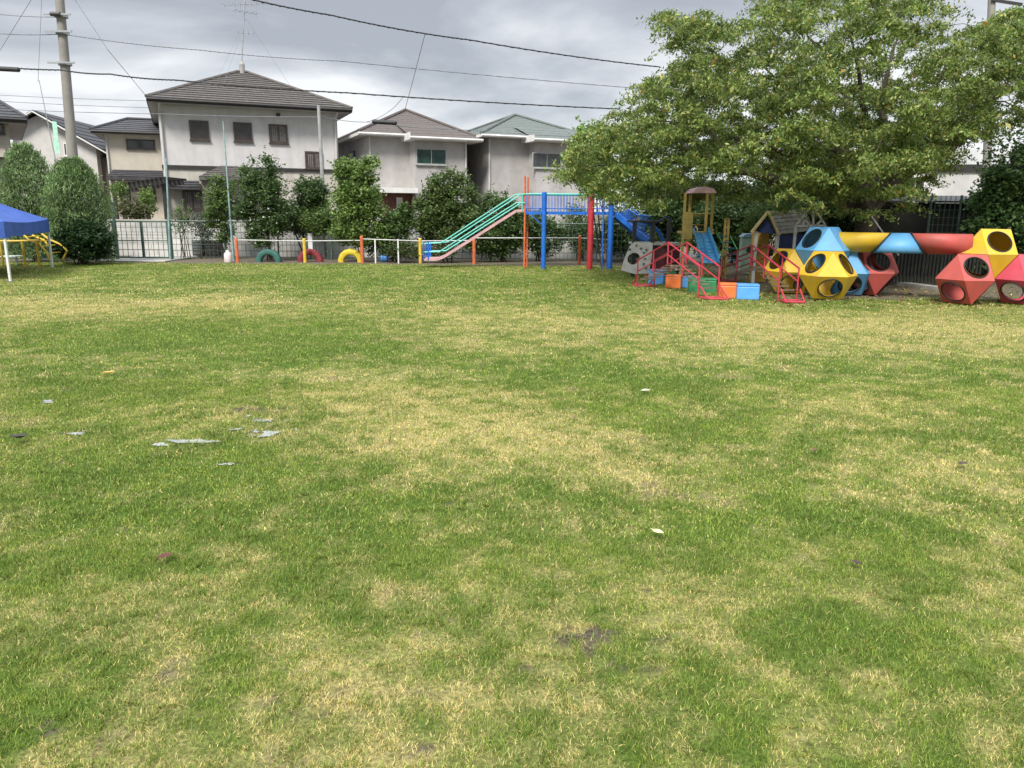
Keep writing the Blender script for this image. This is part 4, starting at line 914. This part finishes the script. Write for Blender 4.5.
for x, dy in ((263, .3), (352, .3), (263, 1.1), (428, .3), (428, 1.1)):
    q = P(*sc5(x, 290), YP+dy); m = MB(); m.box(q.x-.045, YP+dy-.045, 0, q.x+.045, YP+dy+.045, q.z); m.build('corner_post', darkPl, ps)
xl = P(*sc5(263, 300), YP+.3).x; xr = P(*sc5(352, 300), YP+.3).x; xr2 = P(*sc5(428, 300), YP+.3).x; zt_ = P(*sc5(300, 300), YP+.3).z; zd_ = P(*sc5(300, 398), YP+.3).z
m = MB(); m.box(xl-.06, YP+.2, zt_, xr+.06, YP+1.2, zt_+.05); m.build('top_frame', darkPl, ps)
m = MB(); m.box(xl, YP+.2, zd_-.05, xr2+.3, YP+1.2, zd_); m.build('platform', greyPl, ps)
m = MB(); m.box(xr+.05, YP+.28, .05, xr2-.05, YP+.34, zd_-.06); m.box(xr2+.05, YP+.28, .05, xr2+.3, YP+.34, zd_-.06); m.build('lower_panel', maroon, ps)
m = MB(); pts = [P(*sc5(x, y), YP+.7) for x, y in ((360, 300), (385, 292), (405, 280), (430, 277), (438, 300), (440, 345))]; m.tube(pts, .03, 8); m.build('slide_arch', navy, ps)
m = MB(); pts = [P(*sc5(x, y), YP+.75) for x, y in ((290, 290), (335, 305), (380, 345), (400, 390))]; m.tube(pts, .05, 8); m.build('blue_hose_rail', blueP, ps)

# ------------------------------------------------------------------ yellow tower with pink roof and blue slide
YT = 18.6; yelL = mat('pale_yellow', (.72, .52, .16), .5, .15, 6, dirt=(.4, .32, .15)); pinkR = mat('pink_roof', (.92, .58, .68), .5, .12, 6)
tw = thing('play_tower', 'slender yellow play tower with pink roof and light blue slide', 'play tower', (P(700, 270, YT).x, YT, 0))
for x, top, dy in ((506, 158, 0), (531, 162, .8), (612, 160, 0), (640, 160, .8)):
    q = P(*sc5(x, top), YT+dy); m = MB(); m.box(q.x-.028, YT+dy-.028, 0, q.x+.028, YT+dy+.028, q.z); m.build('post', yelL, tw)
q0 = P(*sc5(502, 250), YT); q1 = P(*sc5(534, 380), YT); 
m = MB(); m.box(q0.x, YT-.045, q1.z, q1.x, YT+.02, q0.z); [m.box(q0.x+.0, YT-.052, q1.z+.06+.1*k, q1.x, YT-.046, q1.z+.08+.1*k) for k in range(5)]; m.build('side_panel', yelL, tw)
z_r = P(*sc5(595, 158), YT).z; z_t = P(*sc5(600, 127), YT).z; xa_ = P(*sc5(538, 158), YT).x; xb_ = P(*sc5(652, 158), YT).x
m = MB(); m.slab([(xa_, YT-.1, z_r), (xb_, YT-.1, z_r), (xb_-.08, YT-.1, z_r+.1), ((xa_+xb_)/2, YT-.1, z_t), (xa_+.08, YT-.1, z_r+.1)], (0, 1.0, 0)); m.build('roof', pinkR, tw)
zdk = P(*sc5(570, 345), YT).z; xA = P(*sc5(500, 345), YT).x; xB = P(*sc5(645, 345), YT).x
m = MB(); m.box(xA, YT+.0, zdk-.05, xB, YT+.85, zdk); m.build('platform', yelL, tw)
for k in range(2): m = MB(); m.tube([(xA+.1, YT+.8, zdk+.15+.22*k), (xB, YT+.8, zdk+.15+.22*k)], .010, 6); m.build('guard_rail', yelL, tw)
m = MB(); m.tube([P(*sc5(512, 260), YT), P(*sc5(640, 255), YT)], .014, 6); m.build('guard_rail', yelL, tw)
# slide (towards the viewer)
blueS = mat('slide_blue', (.10, .42, .78), .45, .06, 3); m = MB(); rows = []
for k in range(11):
    s = k/10; cx = 580+45*s; cy = 352+148*s; yy = YT-.02-1.35*s; hw = .19+.02*s
    zc = P(*sc5(cx, cy), yy); wv = .02*math.sin(s*8)
    rows.append([(zc.x-hw, yy, zc.z+.16), (zc.x-hw+.02, yy, zc.z+.01+wv), (zc.x, yy, zc.z-.01+wv), (zc.x+hw-.02, yy, zc.z+.01+wv), (zc.x+hw, yy, zc.z+.16)])
for k in range(10):
    for j in range(4): m.quad(rows[k][j], rows[k][j+1], rows[k+1][j+1], rows[k+1][j])
o = m.build('slide', blueS, tw, smooth=True); sd = o.modifiers.new('solid', 'SOLIDIFY'); sd.thickness = .025
# steps at right with green/yellow rails
grnP = mat('green_paint', (.10, .36, .12), .5, .15, 6)
for x in (700, 716): q = P(*sc5(x, 280), YT+.3); m = MB(); m.box(q.x-.025, YT+.3, 0, q.x+.025, YT+.35, q.z); m.build('post', yelL, tw)
m = MB(); [m.box(P(*sc5(696, 300+k*28), YT+.3).x, YT+.29, P(*sc5(696, 300+k*28), YT+.3).z, P(*sc5(720, 300), YT+.3).x, YT+.36, P(*sc5(696, 300+k*28), YT+.3).z+.04) for k in range(4)]; m.build('ladder_rungs', yelL, tw)
m = MB(); m.tube([P(*sc5(655, 350), YT), P(*sc5(712, 440), YT-.5)], .018, 6); m.tube([P(*sc5(645, 395), YT), P(*sc5(690, 470), YT-.5)], .018, 6); m.tube([P(*sc5(720, 365), YT+.3), P(*sc5(755, 430), YT-.2)], .018, 6); m.build('stair_rail', grnP, tw)
m = MB(); [m.box(P(*sc5(650+12*k, 400), YT).x, YT-.12-.12*k, max(.02, zdk-.12-.13*k), P(*sc5(700+12*k, 400), YT).x, YT-.0-.12*k, max(.05, zdk-.09-.13*k)) for k in range(5)]; m.build('stair_tread', mat('teal_dark', (.02, .14, .17), .5, .2, 6), tw)

# ------------------------------------------------------------------ coloured foam boxes
orB = mat('box_orange', (.72, .17, .035), .5, .1, 6, dirt=(.5, .2, .1)); grB = mat('box_green', (.03, .22, .08), .5, .12, 6, dirt=(.05, .16, .09)); blB = mat('box_blue', (.09, .33, .72), .45, .1, 6, dirt=(.15, .3, .5))
BOX = [((648, 284, 663, 270.5), blB, 'blue', 'pale blue play box, leftmost blue one in the row'), ((644.5, 277, 650, 269.5), orB, 'orange', 'orange play box peeking out at the far left behind the leftmost blue box'),
       ((665, 288, 680.5, 276), orB, 'orange', 'orange play box in the middle left of the row'), ((681, 287.5, 688.5, 277), blB, 'blue', 'narrow blue play box between orange and green boxes'),
       ((688.5, 292.5, 716, 279.5), grB, 'green', 'wide dark green play box in the middle of the row'), ((717, 298, 736, 284.5), orB, 'orange', 'orange play box right of the green box'),
       ((736.5, 299.5, 759, 285.5), blB, 'blue', 'bright blue play box at the right end of the row'), ((660, 277, 676, 270.5), grB, 'green', 'small dark green play box behind the middle left orange box')]
for (x0, y0, x1, y1), mm, cn, lab in BOX:
    a = G(x0, y0); b = G(x1, y0+(.6)); h_ = P(x0, y1, a.y).z; w = (b-a).length; 
    t = thing('play_box', lab, 'play box', a, math.atan2(b.y-a.y, b.x-a.x), 'row of coloured play boxes')
    m = MB(); m.box(0, 0, .0, w, .34, h_-.02); m.build('body', mm, t, local=True, bevel=.015)
    m = MB(); m.box(.001, .001, h_-.017, w-.001, .339, h_+.02); m.build('lid', mm, t, local=True, bevel=.008)

# ------------------------------------------------------------------ red handrail bridges
def sc7(x, y): return (630+x/6.024, 220+y/6.024)
redR = mat('rail_red', (.44, .035, .06), .4, .15, 8, dirt=(.25, .06, .05)); plank = mat('plank', (.16, .12, .09), .85, .25, 6, bump=.3)
def hump(label, front, back, steps, Yf):
    """front/back: rail outline points of the near and far handrail (x, y, upright foot y, distance)"""
    t = thing('red_hump_bridge', label, 'hump bridge', G(*sc7(front['feet'][-1][0], front['feet'][-1][1])), 0, 'red arched handrail bridges')
    return t
def q7(x, y, Y): return P(*sc7(x, y), Y)
def rails(t, pl, Ys, feet, r=.02):
    """pl: list of (x,y) for top rail; Ys distances for each point; feet: indices get uprights to ground"""
    pts = [q7(x, y, Y) for (x, y), Y in zip(pl, Ys)]
    m = MB(); m.tube(pts, r, 8); m.build('handrail', redR, t)
    return pts
# bridge one: runs from back-left foot to front-right foot, apex in the middle
def bridge(label, nearpts, offs, lower, base_l, base_r):
    # nearpts: left foot x, apex, right foot (px in sc7) with ground y
    (lx, ly, lg), (axx, ay), (rx, ry, rg) = nearpts
    gl = G(*sc7(lx, lg)); gr = G(*sc7(rx, rg)); t = thing('hump_bridge', label, 'hump bridge', gr, 0, 'red arched handrail bridges')
    Yl, Yr = gl.y, gr.y; 
    s = (axx-lx)/(rx-lx); Ya = Yl+(Yr-Yl)*s
    pl = q7(lx, ly, Yl); pa = q7(axx, ay, Ya); pr_ = q7(rx, ry, Yr)
    d = (gr-gl); d.z = 0; d.normalize(); nrm = Vector((-d.y, d.x, 0)); 
    nrm = Vector((1, .0, 0)); W = offs
    for k, o in enumerate((Vector((0, 0, 0)), nrm*W)):
        for dz, rr in ((0, .017), (-.24, .014)):
            m = MB(); m.tube([pl+o+Vector((0, 0, dz)), pa+o+Vector((0, 0, dz)), pr_+o+Vector((0, 0, dz))], rr, 8); m.build('handrail', redR, t)
        for f in (0, .27, .5, .75, 1.0):
            p = (pl.lerp(pa, f*2) if f <= .5 else pa.lerp(pr_, f*2-1))+o; zb_ = 0 if f in (0, 1.0) else p.z-.42
            m = MB(); m.tube([(p.x, p.y, max(0, zb_)), (p.x, p.y, p.z)], .015, 8); m.build('upright', redR, t)
        # foot bars
        for g_, sgn in ((gl, -1), (gr, 1)):
            m = MB(); g2 = g_+o; m.tube([g2+Vector((0, 0, .02)), g2+d*sgn*.0+Vector((0, 0, .02))+d*sgn*.28], .018, 8); m.tube([g2+d*sgn*.28+Vector((0, 0, .02)), g2+Vector((0, 0, .22))], .016, 8); m.build('foot_brace', redR, t)
    for g_, sgn in ((gl, -1), (gr, 1)):
        m = MB(); m.tube([g_+Vector((0, 0, .02)), g_+nrm*W+Vector((0, 0, .02))], .02, 8); m.build('foot_bar', redR, t); m = MB(); m.tube([g_+d*sgn*.28+Vector((0, 0, .02)), g_+nrm*W+d*sgn*.28+Vector((0, 0, .02))], .02, 8); m.build('foot_bar', redR, t)
    # arched walkway
    n = 14
    for k in range(n):
        f = (k+.5)/n; p = (pl.lerp(pa, f*2) if f <= .5 else pa.lerp(pr_, f*2-1)); z = max(.04, p.z-.43)
        m = MB(); c0 = Vector((p.x, p.y, z)); m.bar(c0+nrm*.02, c0+nrm*(W-.02), .05, .025); m.build('step', plank, t)
    return t
bridge('red arched handrail bridge in front of the brown playset panels, left one', ((48, 240, 402), (232, 135), (420, 280, 472)), .37, None, None, None)
bridge('red arched handrail bridge reaching toward the yellow pods, right one', ((560, 225, 372), (735, 150), (905, 290, 490)), .34, None, None, None)

# ------------------------------------------------------------------ play house
def sc6(x, y): return (720+x/5.122, 160+y/5.122)
YH = 17.6
ph = thing('play_house', 'wooden gabled playhouse with grey shingle roof and yellow front', 'playhouse', (P(*sc6(245, 540), YH).x, YH, 0))
wood = mat('wood_ochre', (.46, .37, .18), .8, .2, 6, bump=.2); woodY = mat('wood_yellow', (.42, .24, .04), .75, .2, 6); slate = mat('roof_shingle', (.30, .29, .28), .85, .2, 7, bump=.3); navyW = mat('navy_board', (.015, .035, .14), .6, .2, 6)
def H(x, y, dy=0): return P(*sc6(x, y), YH+dy)
gl_, ga_, gr_ = H(158, 368), H(245, 262), H(302, 382, -.15)
back = H(430, 250, 1.5)-ga_; 
m = MB(); course(m, gr_, gr_+back, ga_, ga_+back, 6, .02); course(m, gl_, gl_+back, ga_, ga_+back, 6, .02); rf_ = m.build('roof', slate, ph)
m = MB(); m.bar(gl_-Vector((0, .02, .02)), ga_-Vector((0, .02, .01)), .05, .08, (0, 1, 0)); m.bar(gr_-Vector((0, .02, .02)), ga_-Vector((0, .02, .01)), .05, .08, (0, 1, 0)); m.build('bargeboard', wood, ph)
lw = H(192, 372).x; rw = H(296, 372).x
m = MB(); m.slab([(lw+.03, YH+.12, gl_.z-.02), (rw-.02, YH+.04, gr_.z+.02), (ga_.x, YH+.10, ga_.z-.10)], (0, .03, 0)); m.build('gable_panel', navyW, ph)
for xx, yy in ((lw, YH+.1), (rw, YH), (lw+back.x, YH+1.4), (rw+back.x*.9, YH+1.3)):
    m = MB(); m.box(xx-.035, yy-.035, 0, xx+.035, yy+.035, gl_.z); m.build('corner_post', whiteP, ph)
m = MB(); m.slab([(lw+.04, YH+.5, 0), (rw-.04, YH+.45, 0), (rw-.04, YH+.45, gl_.z), (lw+.04, YH+.5, gl_.z)], (0, .03, 0)); m.build('inner_wall', woodY, ph)
m = MB(); a = Vector((rw+.04, YH+.05, 0)); b = Vector((rw+back.x*.9-.04, YH+1.25, 0)); m.slab([a+Vector((0, 0, .05)), b+Vector((0, 0, .05)), b+Vector((0, 0, gr_.z-.02)), a+Vector((0, 0, gr_.z-.02))], (.0, .03, 0)); m.build('side_wall', navyW, ph)
# white truss arbour
tr = thing('truss_arbour', 'small white-painted gable truss frame behind the blue pod', 'arbour', (P(811, 265, 16.6).x, 16.6, 0)); YA = 16.6
def T(x, y, dy=0): return P(*sc6(x, y), YA+dy)
grW = mat('weathered_white', (.50, .49, .46), .7, .15, 8)
for dy in (0, .6):
    m = MB()
    for a, b in (((385, 338), (470, 228)), ((470, 228), (541, 335)), ((385, 338), (541, 335)), ((477, 235), (478, 335)), ((425, 290), (458, 335)), ((525, 305), (490, 335)), ((440, 270), (425, 335))):
        m.bar(T(*a, dy), T(*b, dy), .035, .035)
    m.build('truss', grW, tr)
for x in (388, 538):
    for dy in (0, .6): q = T(x, 336, dy); m = MB(); m.box(q.x-.025, YA+dy-.025, 0, q.x+.025, YA+dy+.025, q.z); m.build('post', grW, tr)
# toy house
th_ = thing('toy_house', 'small white and mint plastic toy cottage left of the playhouse', 'toy house', (P(749, 268, 20.3).x, 20.3, 0)); YY = 20.3
def T2(x, y, dy=0): return P(*sc6(x, y), YY+dy)
mint = mat('mint_plastic', (.42, .62, .52), .5, .1, 7, dirt=(.35, .42, .36)); skyR = mat('toy_roof_blue', (.30, .48, .62), .5, .12, 7)
a = T2(118, 395); b = T2(190, 395); m = MB(); holed(m, [Vector((a.x, YY, 0)), Vector((b.x, YY, 0)), Vector((b.x, YY, a.z)), Vector((a.x, YY, a.z))], Vector(((a.x+b.x)/2, YY, a.z*.66)), Vector((.07, 0, 0)), Vector((0, 0, .09)), (0, .03, 0)); m.box(a.x, YY+.031, 0, a.x+.03, YY+.25, a.z); m.box(b.x-.03, YY+.031, 0, b.x, YY+.25, a.z); m.box(a.x, YY+.251, 0, b.x, YY+.28, a.z); m.build('wall', mint, th_)
m = MB(); m.slab([(a.x-.03, YY-.05, a.z+.001), (b.x+.03, YY-.05, a.z+.001), (b.x-.06, YY-.05, a.z+.09), (a.x+.06, YY-.05, a.z+.09)], (0, .36, 0)); m.build('roof', skyR, th_, bevel=.01)
m = MB(); m.box(b.x+.01, YY-.03, 0, b.x+.10, YY+.1, a.z*.9); m.build('side_column', whiteP, th_); m = MB(); m.box(a.x+.05, YY-.02, .02, a.x+.19, YY-.002, a.z*.35); m.build('door', mint, th_)

# ------------------------------------------------------------------ climbing pods
yelC = mat('pod_yellow', (.60, .38, .02), .55, .08, 4, dirt=(.42, .33, .10)); redC = mat('pod_red', (.42, .075, .062), .58, .10, 4, dirt=(.28, .10, .09)); bluC = mat('pod_blue', (.10, .32, .58), .55, .10, 4, dirt=(.16, .28, .40)); pnkC = mat('pod_pink', (.46, .055, .085), .55, .1, 4, dirt=(.3, .08, .1)); blkR = mat('rubber_black', (.012, .012, .013), .6, .2, 8)
A0 = .53; LH = A0*math.sqrt(2/3)
cl = thing('climbing_pods', 'linked plastic climbing pods in yellow, blue and red joined by long crawl tubes', 'climbing pods', G(858, 300))
def pod(c, az0, m_, skip=(), label=None, solid=()):
    """cuboctahedron standing on a triangle; c centre, az0 azimuth (deg) of its first upper square"""
    hexv = [Vector((math.cos(R(az0-30+60*k)), math.sin(R(az0-30+60*k)), 0))*A0 for k in range(6)]
    rt_ = A0/math.sqrt(3)
    top = [Vector((math.cos(R(az0-60+120*k))*rt_, math.sin(R(az0-60+120*k))*rt_, LH)) for k in range(3)]
    bot = [Vector((math.cos(R(az0+120*k))*rt_, math.sin(R(az0+120*k))*rt_, -LH)) for k in range(3)]
    faces = []
    for k in range(3):
        faces.append(('U%d' % k, [top[k], top[(k+1) % 3], hexv[(2*k+1) % 6], hexv[2*k]], True))
        faces.append(('u%d' % k, [top[(k+1) % 3], hexv[(2*k+1) % 6], hexv[(2*k+2) % 6]], False))
        faces.append(('L%d' % k, [hexv[(2*k+1) % 6], hexv[(2*k+2) % 6], bot[(k+1) % 3], bot[k]], True))
        faces.append(('l%d' % k, [hexv[2*k], hexv[(2*k+1) % 6], bot[k]], False))
    faces.append(('T', top, False)); faces.append(('B', bot, False))
    m = MB(); rim = MB()
    for nm, vs, hole in faces:
        if nm in skip: continue
        ce = sum(vs, Vector())/len(vs); nr = ce.normalized(); pv = [c+v*.985 for v in vs]; cw = c+ce*.985
        if hole and nm not in solid:
            ex = (vs[1]-vs[0]).normalized(); ey = nr.cross(ex); r = A0*.385
            holed(m, pv, cw, ex*r, ey*r, -nr*.02, 32)
            ring = [cw+ex*r*math.cos(2*math.pi*k/32)+ey*r*math.sin(2*math.pi*k/32)+nr*.004 for k in range(33)]
            rim.tube(ring, .013, 6, cap=False)
        else: m.slab(pv, -nr*.02)
    o = m.build('pod', m_, cl); 
    if label: o['label'] = label
    if rim.v: rim.build('hole_rim', blkR, o)
    # seam flanges
    return o
def off(az): d = A0*math.sqrt(2)*math.cos(math.asin(1/math.sqrt(3))); return Vector((math.cos(R(az))*d, math.sin(R(az))*d, 0))
# right cluster
AZ = -90; g = G(975, 307); C = Vector((g.x, g.y+.42, LH+.02))
pod(C, AZ, redC, ('U1',), 'faded red pod at the lower left of the right-hand pyramid', ('U2', 'L1'))
Cy = C+off(AZ+120)+Vector((0, 0, LH)); pod(Cy, AZ, yelC, ('L1', 'L0'), 'yellow pod on top of the right-hand pyramid', ('U1', 'U2'))
Cr = Cy+off(-30)-Vector((0, 0, LH)); pod(Cr, AZ, pnkC, ('U2',), 'pinkish red pod at the lower right of the right-hand pyramid')
# left cluster
AZ2 = -161.4; fv = G(824.5, 300.5); Yv = fv.y-.2
fvx = P(817, 279.1, Yv+.0); C1_ = Vector((fvx.x, Yv, 0)) - Vector((math.cos(R(AZ2+30)), math.sin(R(AZ2+30)), 0))*A0; C1_.z = LH+.02
pod(C1_, AZ2, yelC, ('U2',), 'yellow pod standing in front at the lower middle of the left-hand group')
Cb = C1_+off(AZ2+240)+Vector((0, 0, LH)); pod(Cb, AZ2, bluC, ('L0', 'L1', 'L2'), 'light blue pod on top of the left-hand group', ('U1', 'U2'))
Cl = Cb+off(AZ2+300)-Vector((0, 0, LH)); pod(Cl, AZ2, yelC, ('U1',), 'yellow pod at the lower left of the left-hand group')
Cr2 = Cb+off(AZ2+180)-Vector((0, 0, LH)); pod(Cr2, AZ2, bluC, ('U0',), 'blue pod at the lower right of the left-hand group')
Cc = P(872, 268, 15.2); Cc.z = LH+.02; pod(Cc, -95, redC, (), 'dull red pod under the crawl tube')
# crawl tubes with slanted joints
ta = Cb+Vector((.18, 0, .15)); tb = Cy+Vector((-.3, 0, .02)); tb.z = ta.z
d = (tb-ta).normalized(); sd_ = Vector((-d.y, d.x, 0)); rad = .185
def xat(px):   # parameter along the tube axis for a photo column
    lo, hi = 0, 1
    for _ in range(40):
        mid = (lo+hi)/2; p = ta.lerp(tb, mid); v = p-Vector((0, 0, CH)); xp = 512+F*v.dot(rt)/v.dot(fwd)
        if xp < px: lo = mid
        else: hi = mid
    return lo*(tb-ta).length
Lt = (tb-ta).length; cuts = [(0, 0), (xat(881), .15), (xat(918), -.14), (Lt, 0)]
mats_ = [yelC, bluC, redC]; labs = ['yellow crawl tube', 'blue crawl tube', 'red crawl tube']
for i in range(3):
    m = MB(); n = 28; (s0, k0), (s1, k1) = cuts[i], cuts[i+1]
    for s, k in ((s0, k0), (s1, k1)):
        for j in range(n):
            a = 2*math.pi*j/n; z = math.sin(a)*rad; m.v.append(ta+d*(s+k*z/rad+(.006 if s == s0 else -.006))+sd_*math.cos(a)*rad+Vector((0, 0, z)))
    m.f += [(j, (j+1) % n, n+(j+1) % n, n+j) for j in range(n)]
    o = m.build('crawl_tube', mats_[i], cl, smooth=True); o['label'] = labs[i]; md = o.modifiers.new('solid', 'SOLIDIFY'); md.thickness = .015
for s, k in cuts[1:3]:
    m = MB(); m.tube([ta+d*(s+k*math.sin(2*math.pi*j/28))+sd_*math.cos(2*math.pi*j/28)*(rad+.008)+Vector((0, 0, math.sin(2*math.pi*j/28)*(rad+.008))) for j in range(29)], .016, 6, cap=False); m.build('tube_flange', blkR, cl)


# ------------------------------------------------------------------ dark background at the right
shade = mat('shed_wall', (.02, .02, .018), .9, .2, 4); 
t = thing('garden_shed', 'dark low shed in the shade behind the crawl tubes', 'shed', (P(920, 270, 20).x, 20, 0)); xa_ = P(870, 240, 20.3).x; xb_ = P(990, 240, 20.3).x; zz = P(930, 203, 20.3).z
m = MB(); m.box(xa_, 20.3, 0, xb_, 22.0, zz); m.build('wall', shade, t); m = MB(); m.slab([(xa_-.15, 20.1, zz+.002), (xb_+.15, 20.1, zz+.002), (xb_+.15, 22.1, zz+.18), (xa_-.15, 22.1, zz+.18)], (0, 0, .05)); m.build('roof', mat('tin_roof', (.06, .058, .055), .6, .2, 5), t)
t = thing('mesh_fence', 'dark green tall mesh fence panel in front of the shed, left of the ivy tree', 'fence', (P(950, 270, 19.4).x, 19.4, 0)); a = P(926, 240, 19.4); b = P(985, 240, 19.4); z1 = P(950, 196, 19.4).z
m = MB(); meshpanel(m, Vector((a.x, 19.4, 0)), Vector((b.x, 19.4, 0)), .05, z1, .12, .006); m.build('wire_mesh', gmet, t)
for q in (a, a.lerp(b, .5), b): m = MB(); m.tube([(q.x, 19.37, 0), (q.x, 19.37, z1+.02)], .03, 8); m.build('post', gmet, t)
t = thing('slat_fence', 'low dark slatted fence behind the gap between the two pod groups', 'fence', (P(910, 280, 17.4).x, 17.4, 0)); a = P(862, 255, 17.4); b = P(985, 255, 17.4); z1 = P(910, 251, 17.4).z
m = MB(); n = 34; [m.box(a.x+(b.x-a.x)*k/n, 17.4, .06, a.x+(b.x-a.x)*k/n+.045, 17.43, z1) for k in range(n)]; m.build('slats', mat('slat_dark', (.022, .022, .018), .85, .3, 6), t)
m = MB(); m.box(a.x, 17.431, .2, b.x, 17.46, .26); m.box(a.x, 17.431, z1-.15, b.x, 17.46, z1-.09); m.build('rail', shade, t)
m = MB(); a = G(893, 284); b = G(955, 292); m.bar(a+Vector((0, .2, .03)), b+Vector((0, .2, .03)), .28, .07); tag(m.build('concrete_kerb', conc), 'pale concrete slab edge lying on the bare soil between the pod groups', 'kerb')
m = MB(); a = P(870, 214, 17); b = P(879, 227, 17); m.tube([a+(a-b)*.2, b+(b-a)*2.2], .016, 6); tag(m.build('leaning_rod', grW), 'thin pale rod leaning behind the yellow crawl tube', 'rod')

# ------------------------------------------------------------------ fallen leaves
def leaf(px, py, s, colr, label, curl=.4):
    g = G(px, py, .035); a0 = random.uniform(0, 6.28); m = MB(); n = 8; pts = []
    ca, sa = math.cos(a0), math.sin(a0)
    for k in range(n+1):
        t = k/n; w = math.sin(math.pi*t**.8)*.32*s; l = (t-.5)*s
        for e in (-1, 0, 1):
            lx, ly = l, e*w; z = curl*(abs(e)*w*.9+(t-.5)**2*s)+.0; pts.append(g+Vector((lx*ca-ly*sa, lx*sa+ly*ca, z)))
    fs = []
    for k in range(n):
        for e in range(2): fs.append((3*k+e, 3*k+e+1, 3*k+e+4, 3*k+e+3))
    m.add(pts, fs); m.tube([pts[1], pts[1]+(pts[1]-pts[4])*1.2], .0015, 4)
    o = m.build('fallen_leaf', mat('leaf_%d_%d_%d' % tuple(int(c*100) for c in colr), colr, .6, .2, 40), smooth=True); tag(o, label, 'leaf', 'fallen leaves on the lawn')
leaf(164, 557, .07, (.085, .022, .014), 'curled red-brown fallen leaf on the left foreground grass')
leaf(658, 532, .065, (.62, .60, .28), 'pale yellow fallen leaf right of centre on the lawn', .3)
leaf(857, 563, .05, (.05, .03, .02), 'dark curled fallen leaf on the right foreground grass')
leaf(962, 464, .075, (.06, .035, .02), 'dark brown fallen leaf near the right edge of the lawn')
leaf(814, 450, .06, (.12, .06, .03), 'small brown fallen leaf right of centre in the middle of the lawn')
leaf(574, 417, .06, (.16, .09, .05), 'small tan fallen leaf near the middle of the lawn')
leaf(109, 373, .12, (.50, .30, .06), 'orange-yellow fallen leaf far left on the lawn')
leaf(645, 391, .10, (.40, .38, .28), 'whitish fallen leaf in the middle distance')
leaf(18, 438, .13, (.03, .025, .02), 'blackish clump of fallen leaf at the left edge by the puddles', .6)
# leaf litter on bare soil beneath the tree
pts = []; 
while len(pts) < 380:
    x = random.uniform(4.6, 12); y = random.uniform(13.0, 17.2)
    pts.append((x, y, .02+.01*random.random()))
o = leafcloud('leaf_litter', np.array(pts), .085, [(.35, .24, .10), (.22, .12, .06), (.45, .36, .16), (.16, .08, .04)], None, .0, .5)
tag(o, 'scattered dry leaves on the bare soil around the climbing pods', 'leaf litter', kind='stuff')

# ------------------------------------------------------------------ world and sun
SUN_EL, SUN_AZ = 47, 200   # azimuth measured from +Y clockwise: behind the camera, a little to the left
w = bpy.data.worlds.new('World'); sc.world = w; w.use_nodes = True; N = w.node_tree.nodes; L = w.node_tree.links
bg = N['Background']; bg.inputs['Strength'].default_value = .1
sky = N.new('ShaderNodeTexSky'); sky.sky_type = 'NISHITA'; sky.sun_disc = False; sky.sun_elevation = R(SUN_EL); sky.sun_rotation = R(SUN_AZ)
tc = N.new('ShaderNodeTexCoord'); mp = N.new('ShaderNodeMapping'); mp.inputs['Scale'].default_value = (1, 1, 3.0); mp.inputs['Location'].default_value = (.35, .1, .2); L.new(tc.outputs['Generated'], mp.inputs[0])
n1 = N.new('ShaderNodeTexNoise'); n1.inputs['Scale'].default_value = 2.6; n1.inputs['Detail'].default_value = 7; n1.inputs['Roughness'].default_value = .52; n1.inputs['Distortion'].default_value = .4; L.new(mp.outputs[0], n1.inputs['Vector'])
sp = N.new('ShaderNodeSeparateXYZ'); L.new(tc.outputs['Generated'], sp.inputs[0])
def math_(op, a, b):
    n = N.new('ShaderNodeMath'); n.operation = op
    for i, v in enumerate((a, b)):
        if isinstance(v, (int, float)): n.inputs[i].default_value = v
        else: L.new(v, n.inputs[i])
    return n.outputs[0]
# paler near the horizon
el = N.new('ShaderNodeMapRange'); el.inputs[1].default_value = .0; el.inputs[2].default_value = .26; el.inputs[3].default_value = .24; el.inputs[4].default_value = -.09; L.new(sp.outputs[2], el.inputs[0])
f = math_('ADD', n1.outputs['Fac'], el.outputs[0])
cr = N.new('ShaderNodeValToRGB'); e = cr.color_ramp.elements; e[0].position = .40; e[0].color = (3.2, 3.42, 3.8, 1); e[1].position = .64; e[1].color = (7.2, 7.3, 7.45, 1)
k = e.new(.48); k.color = (3.95, 4.2, 4.6, 1); k = e.new(.56); k.color = (5.3, 5.5, 5.8, 1)
L.new(f, cr.inputs[0])
zn = N.new('ShaderNodeMapRange'); zn.inputs[1].default_value = .26; zn.inputs[2].default_value = 1.0; zn.inputs[3].default_value = 1.0; zn.inputs[4].default_value = 4.6; L.new(sp.outputs[2], zn.inputs[0])
sv = N.new('ShaderNodeVectorMath'); sv.operation = 'SCALE'; L.new(cr.outputs[0], sv.inputs[0]); L.new(zn.outputs[0], sv.inputs['Scale'])
mx = N.new('ShaderNodeMix'); mx.data_type = 'RGBA'; mx.inputs[0].default_value = .92; L.new(sky.outputs[0], mx.inputs[6]); L.new(sv.outputs[0], mx.inputs[7])
L.new(mx.outputs[2], bg.inputs['Color'])
sd = bpy.data.lights.new('sun', 'SUN'); sd.energy = 3.5; sd.angle = R(16); sd.color = (1, .95, .87); so = bpy.data.objects.new('sun', sd); col.objects.link(so)
a = R(SUN_AZ); dirv = Vector((math.sin(a)*math.cos(R(SUN_EL)), math.cos(a)*math.cos(R(SUN_EL)), math.sin(R(SUN_EL))))
so.rotation_euler = dirv.to_track_quat('Z', 'Y').to_euler(); so.location = dirv*50
vs = sc.view_settings; vs.view_transform = 'Standard'; vs.look = 'None'; vs.gamma = 1; vs.use_curve_mapping = False; vs.exposure = .5
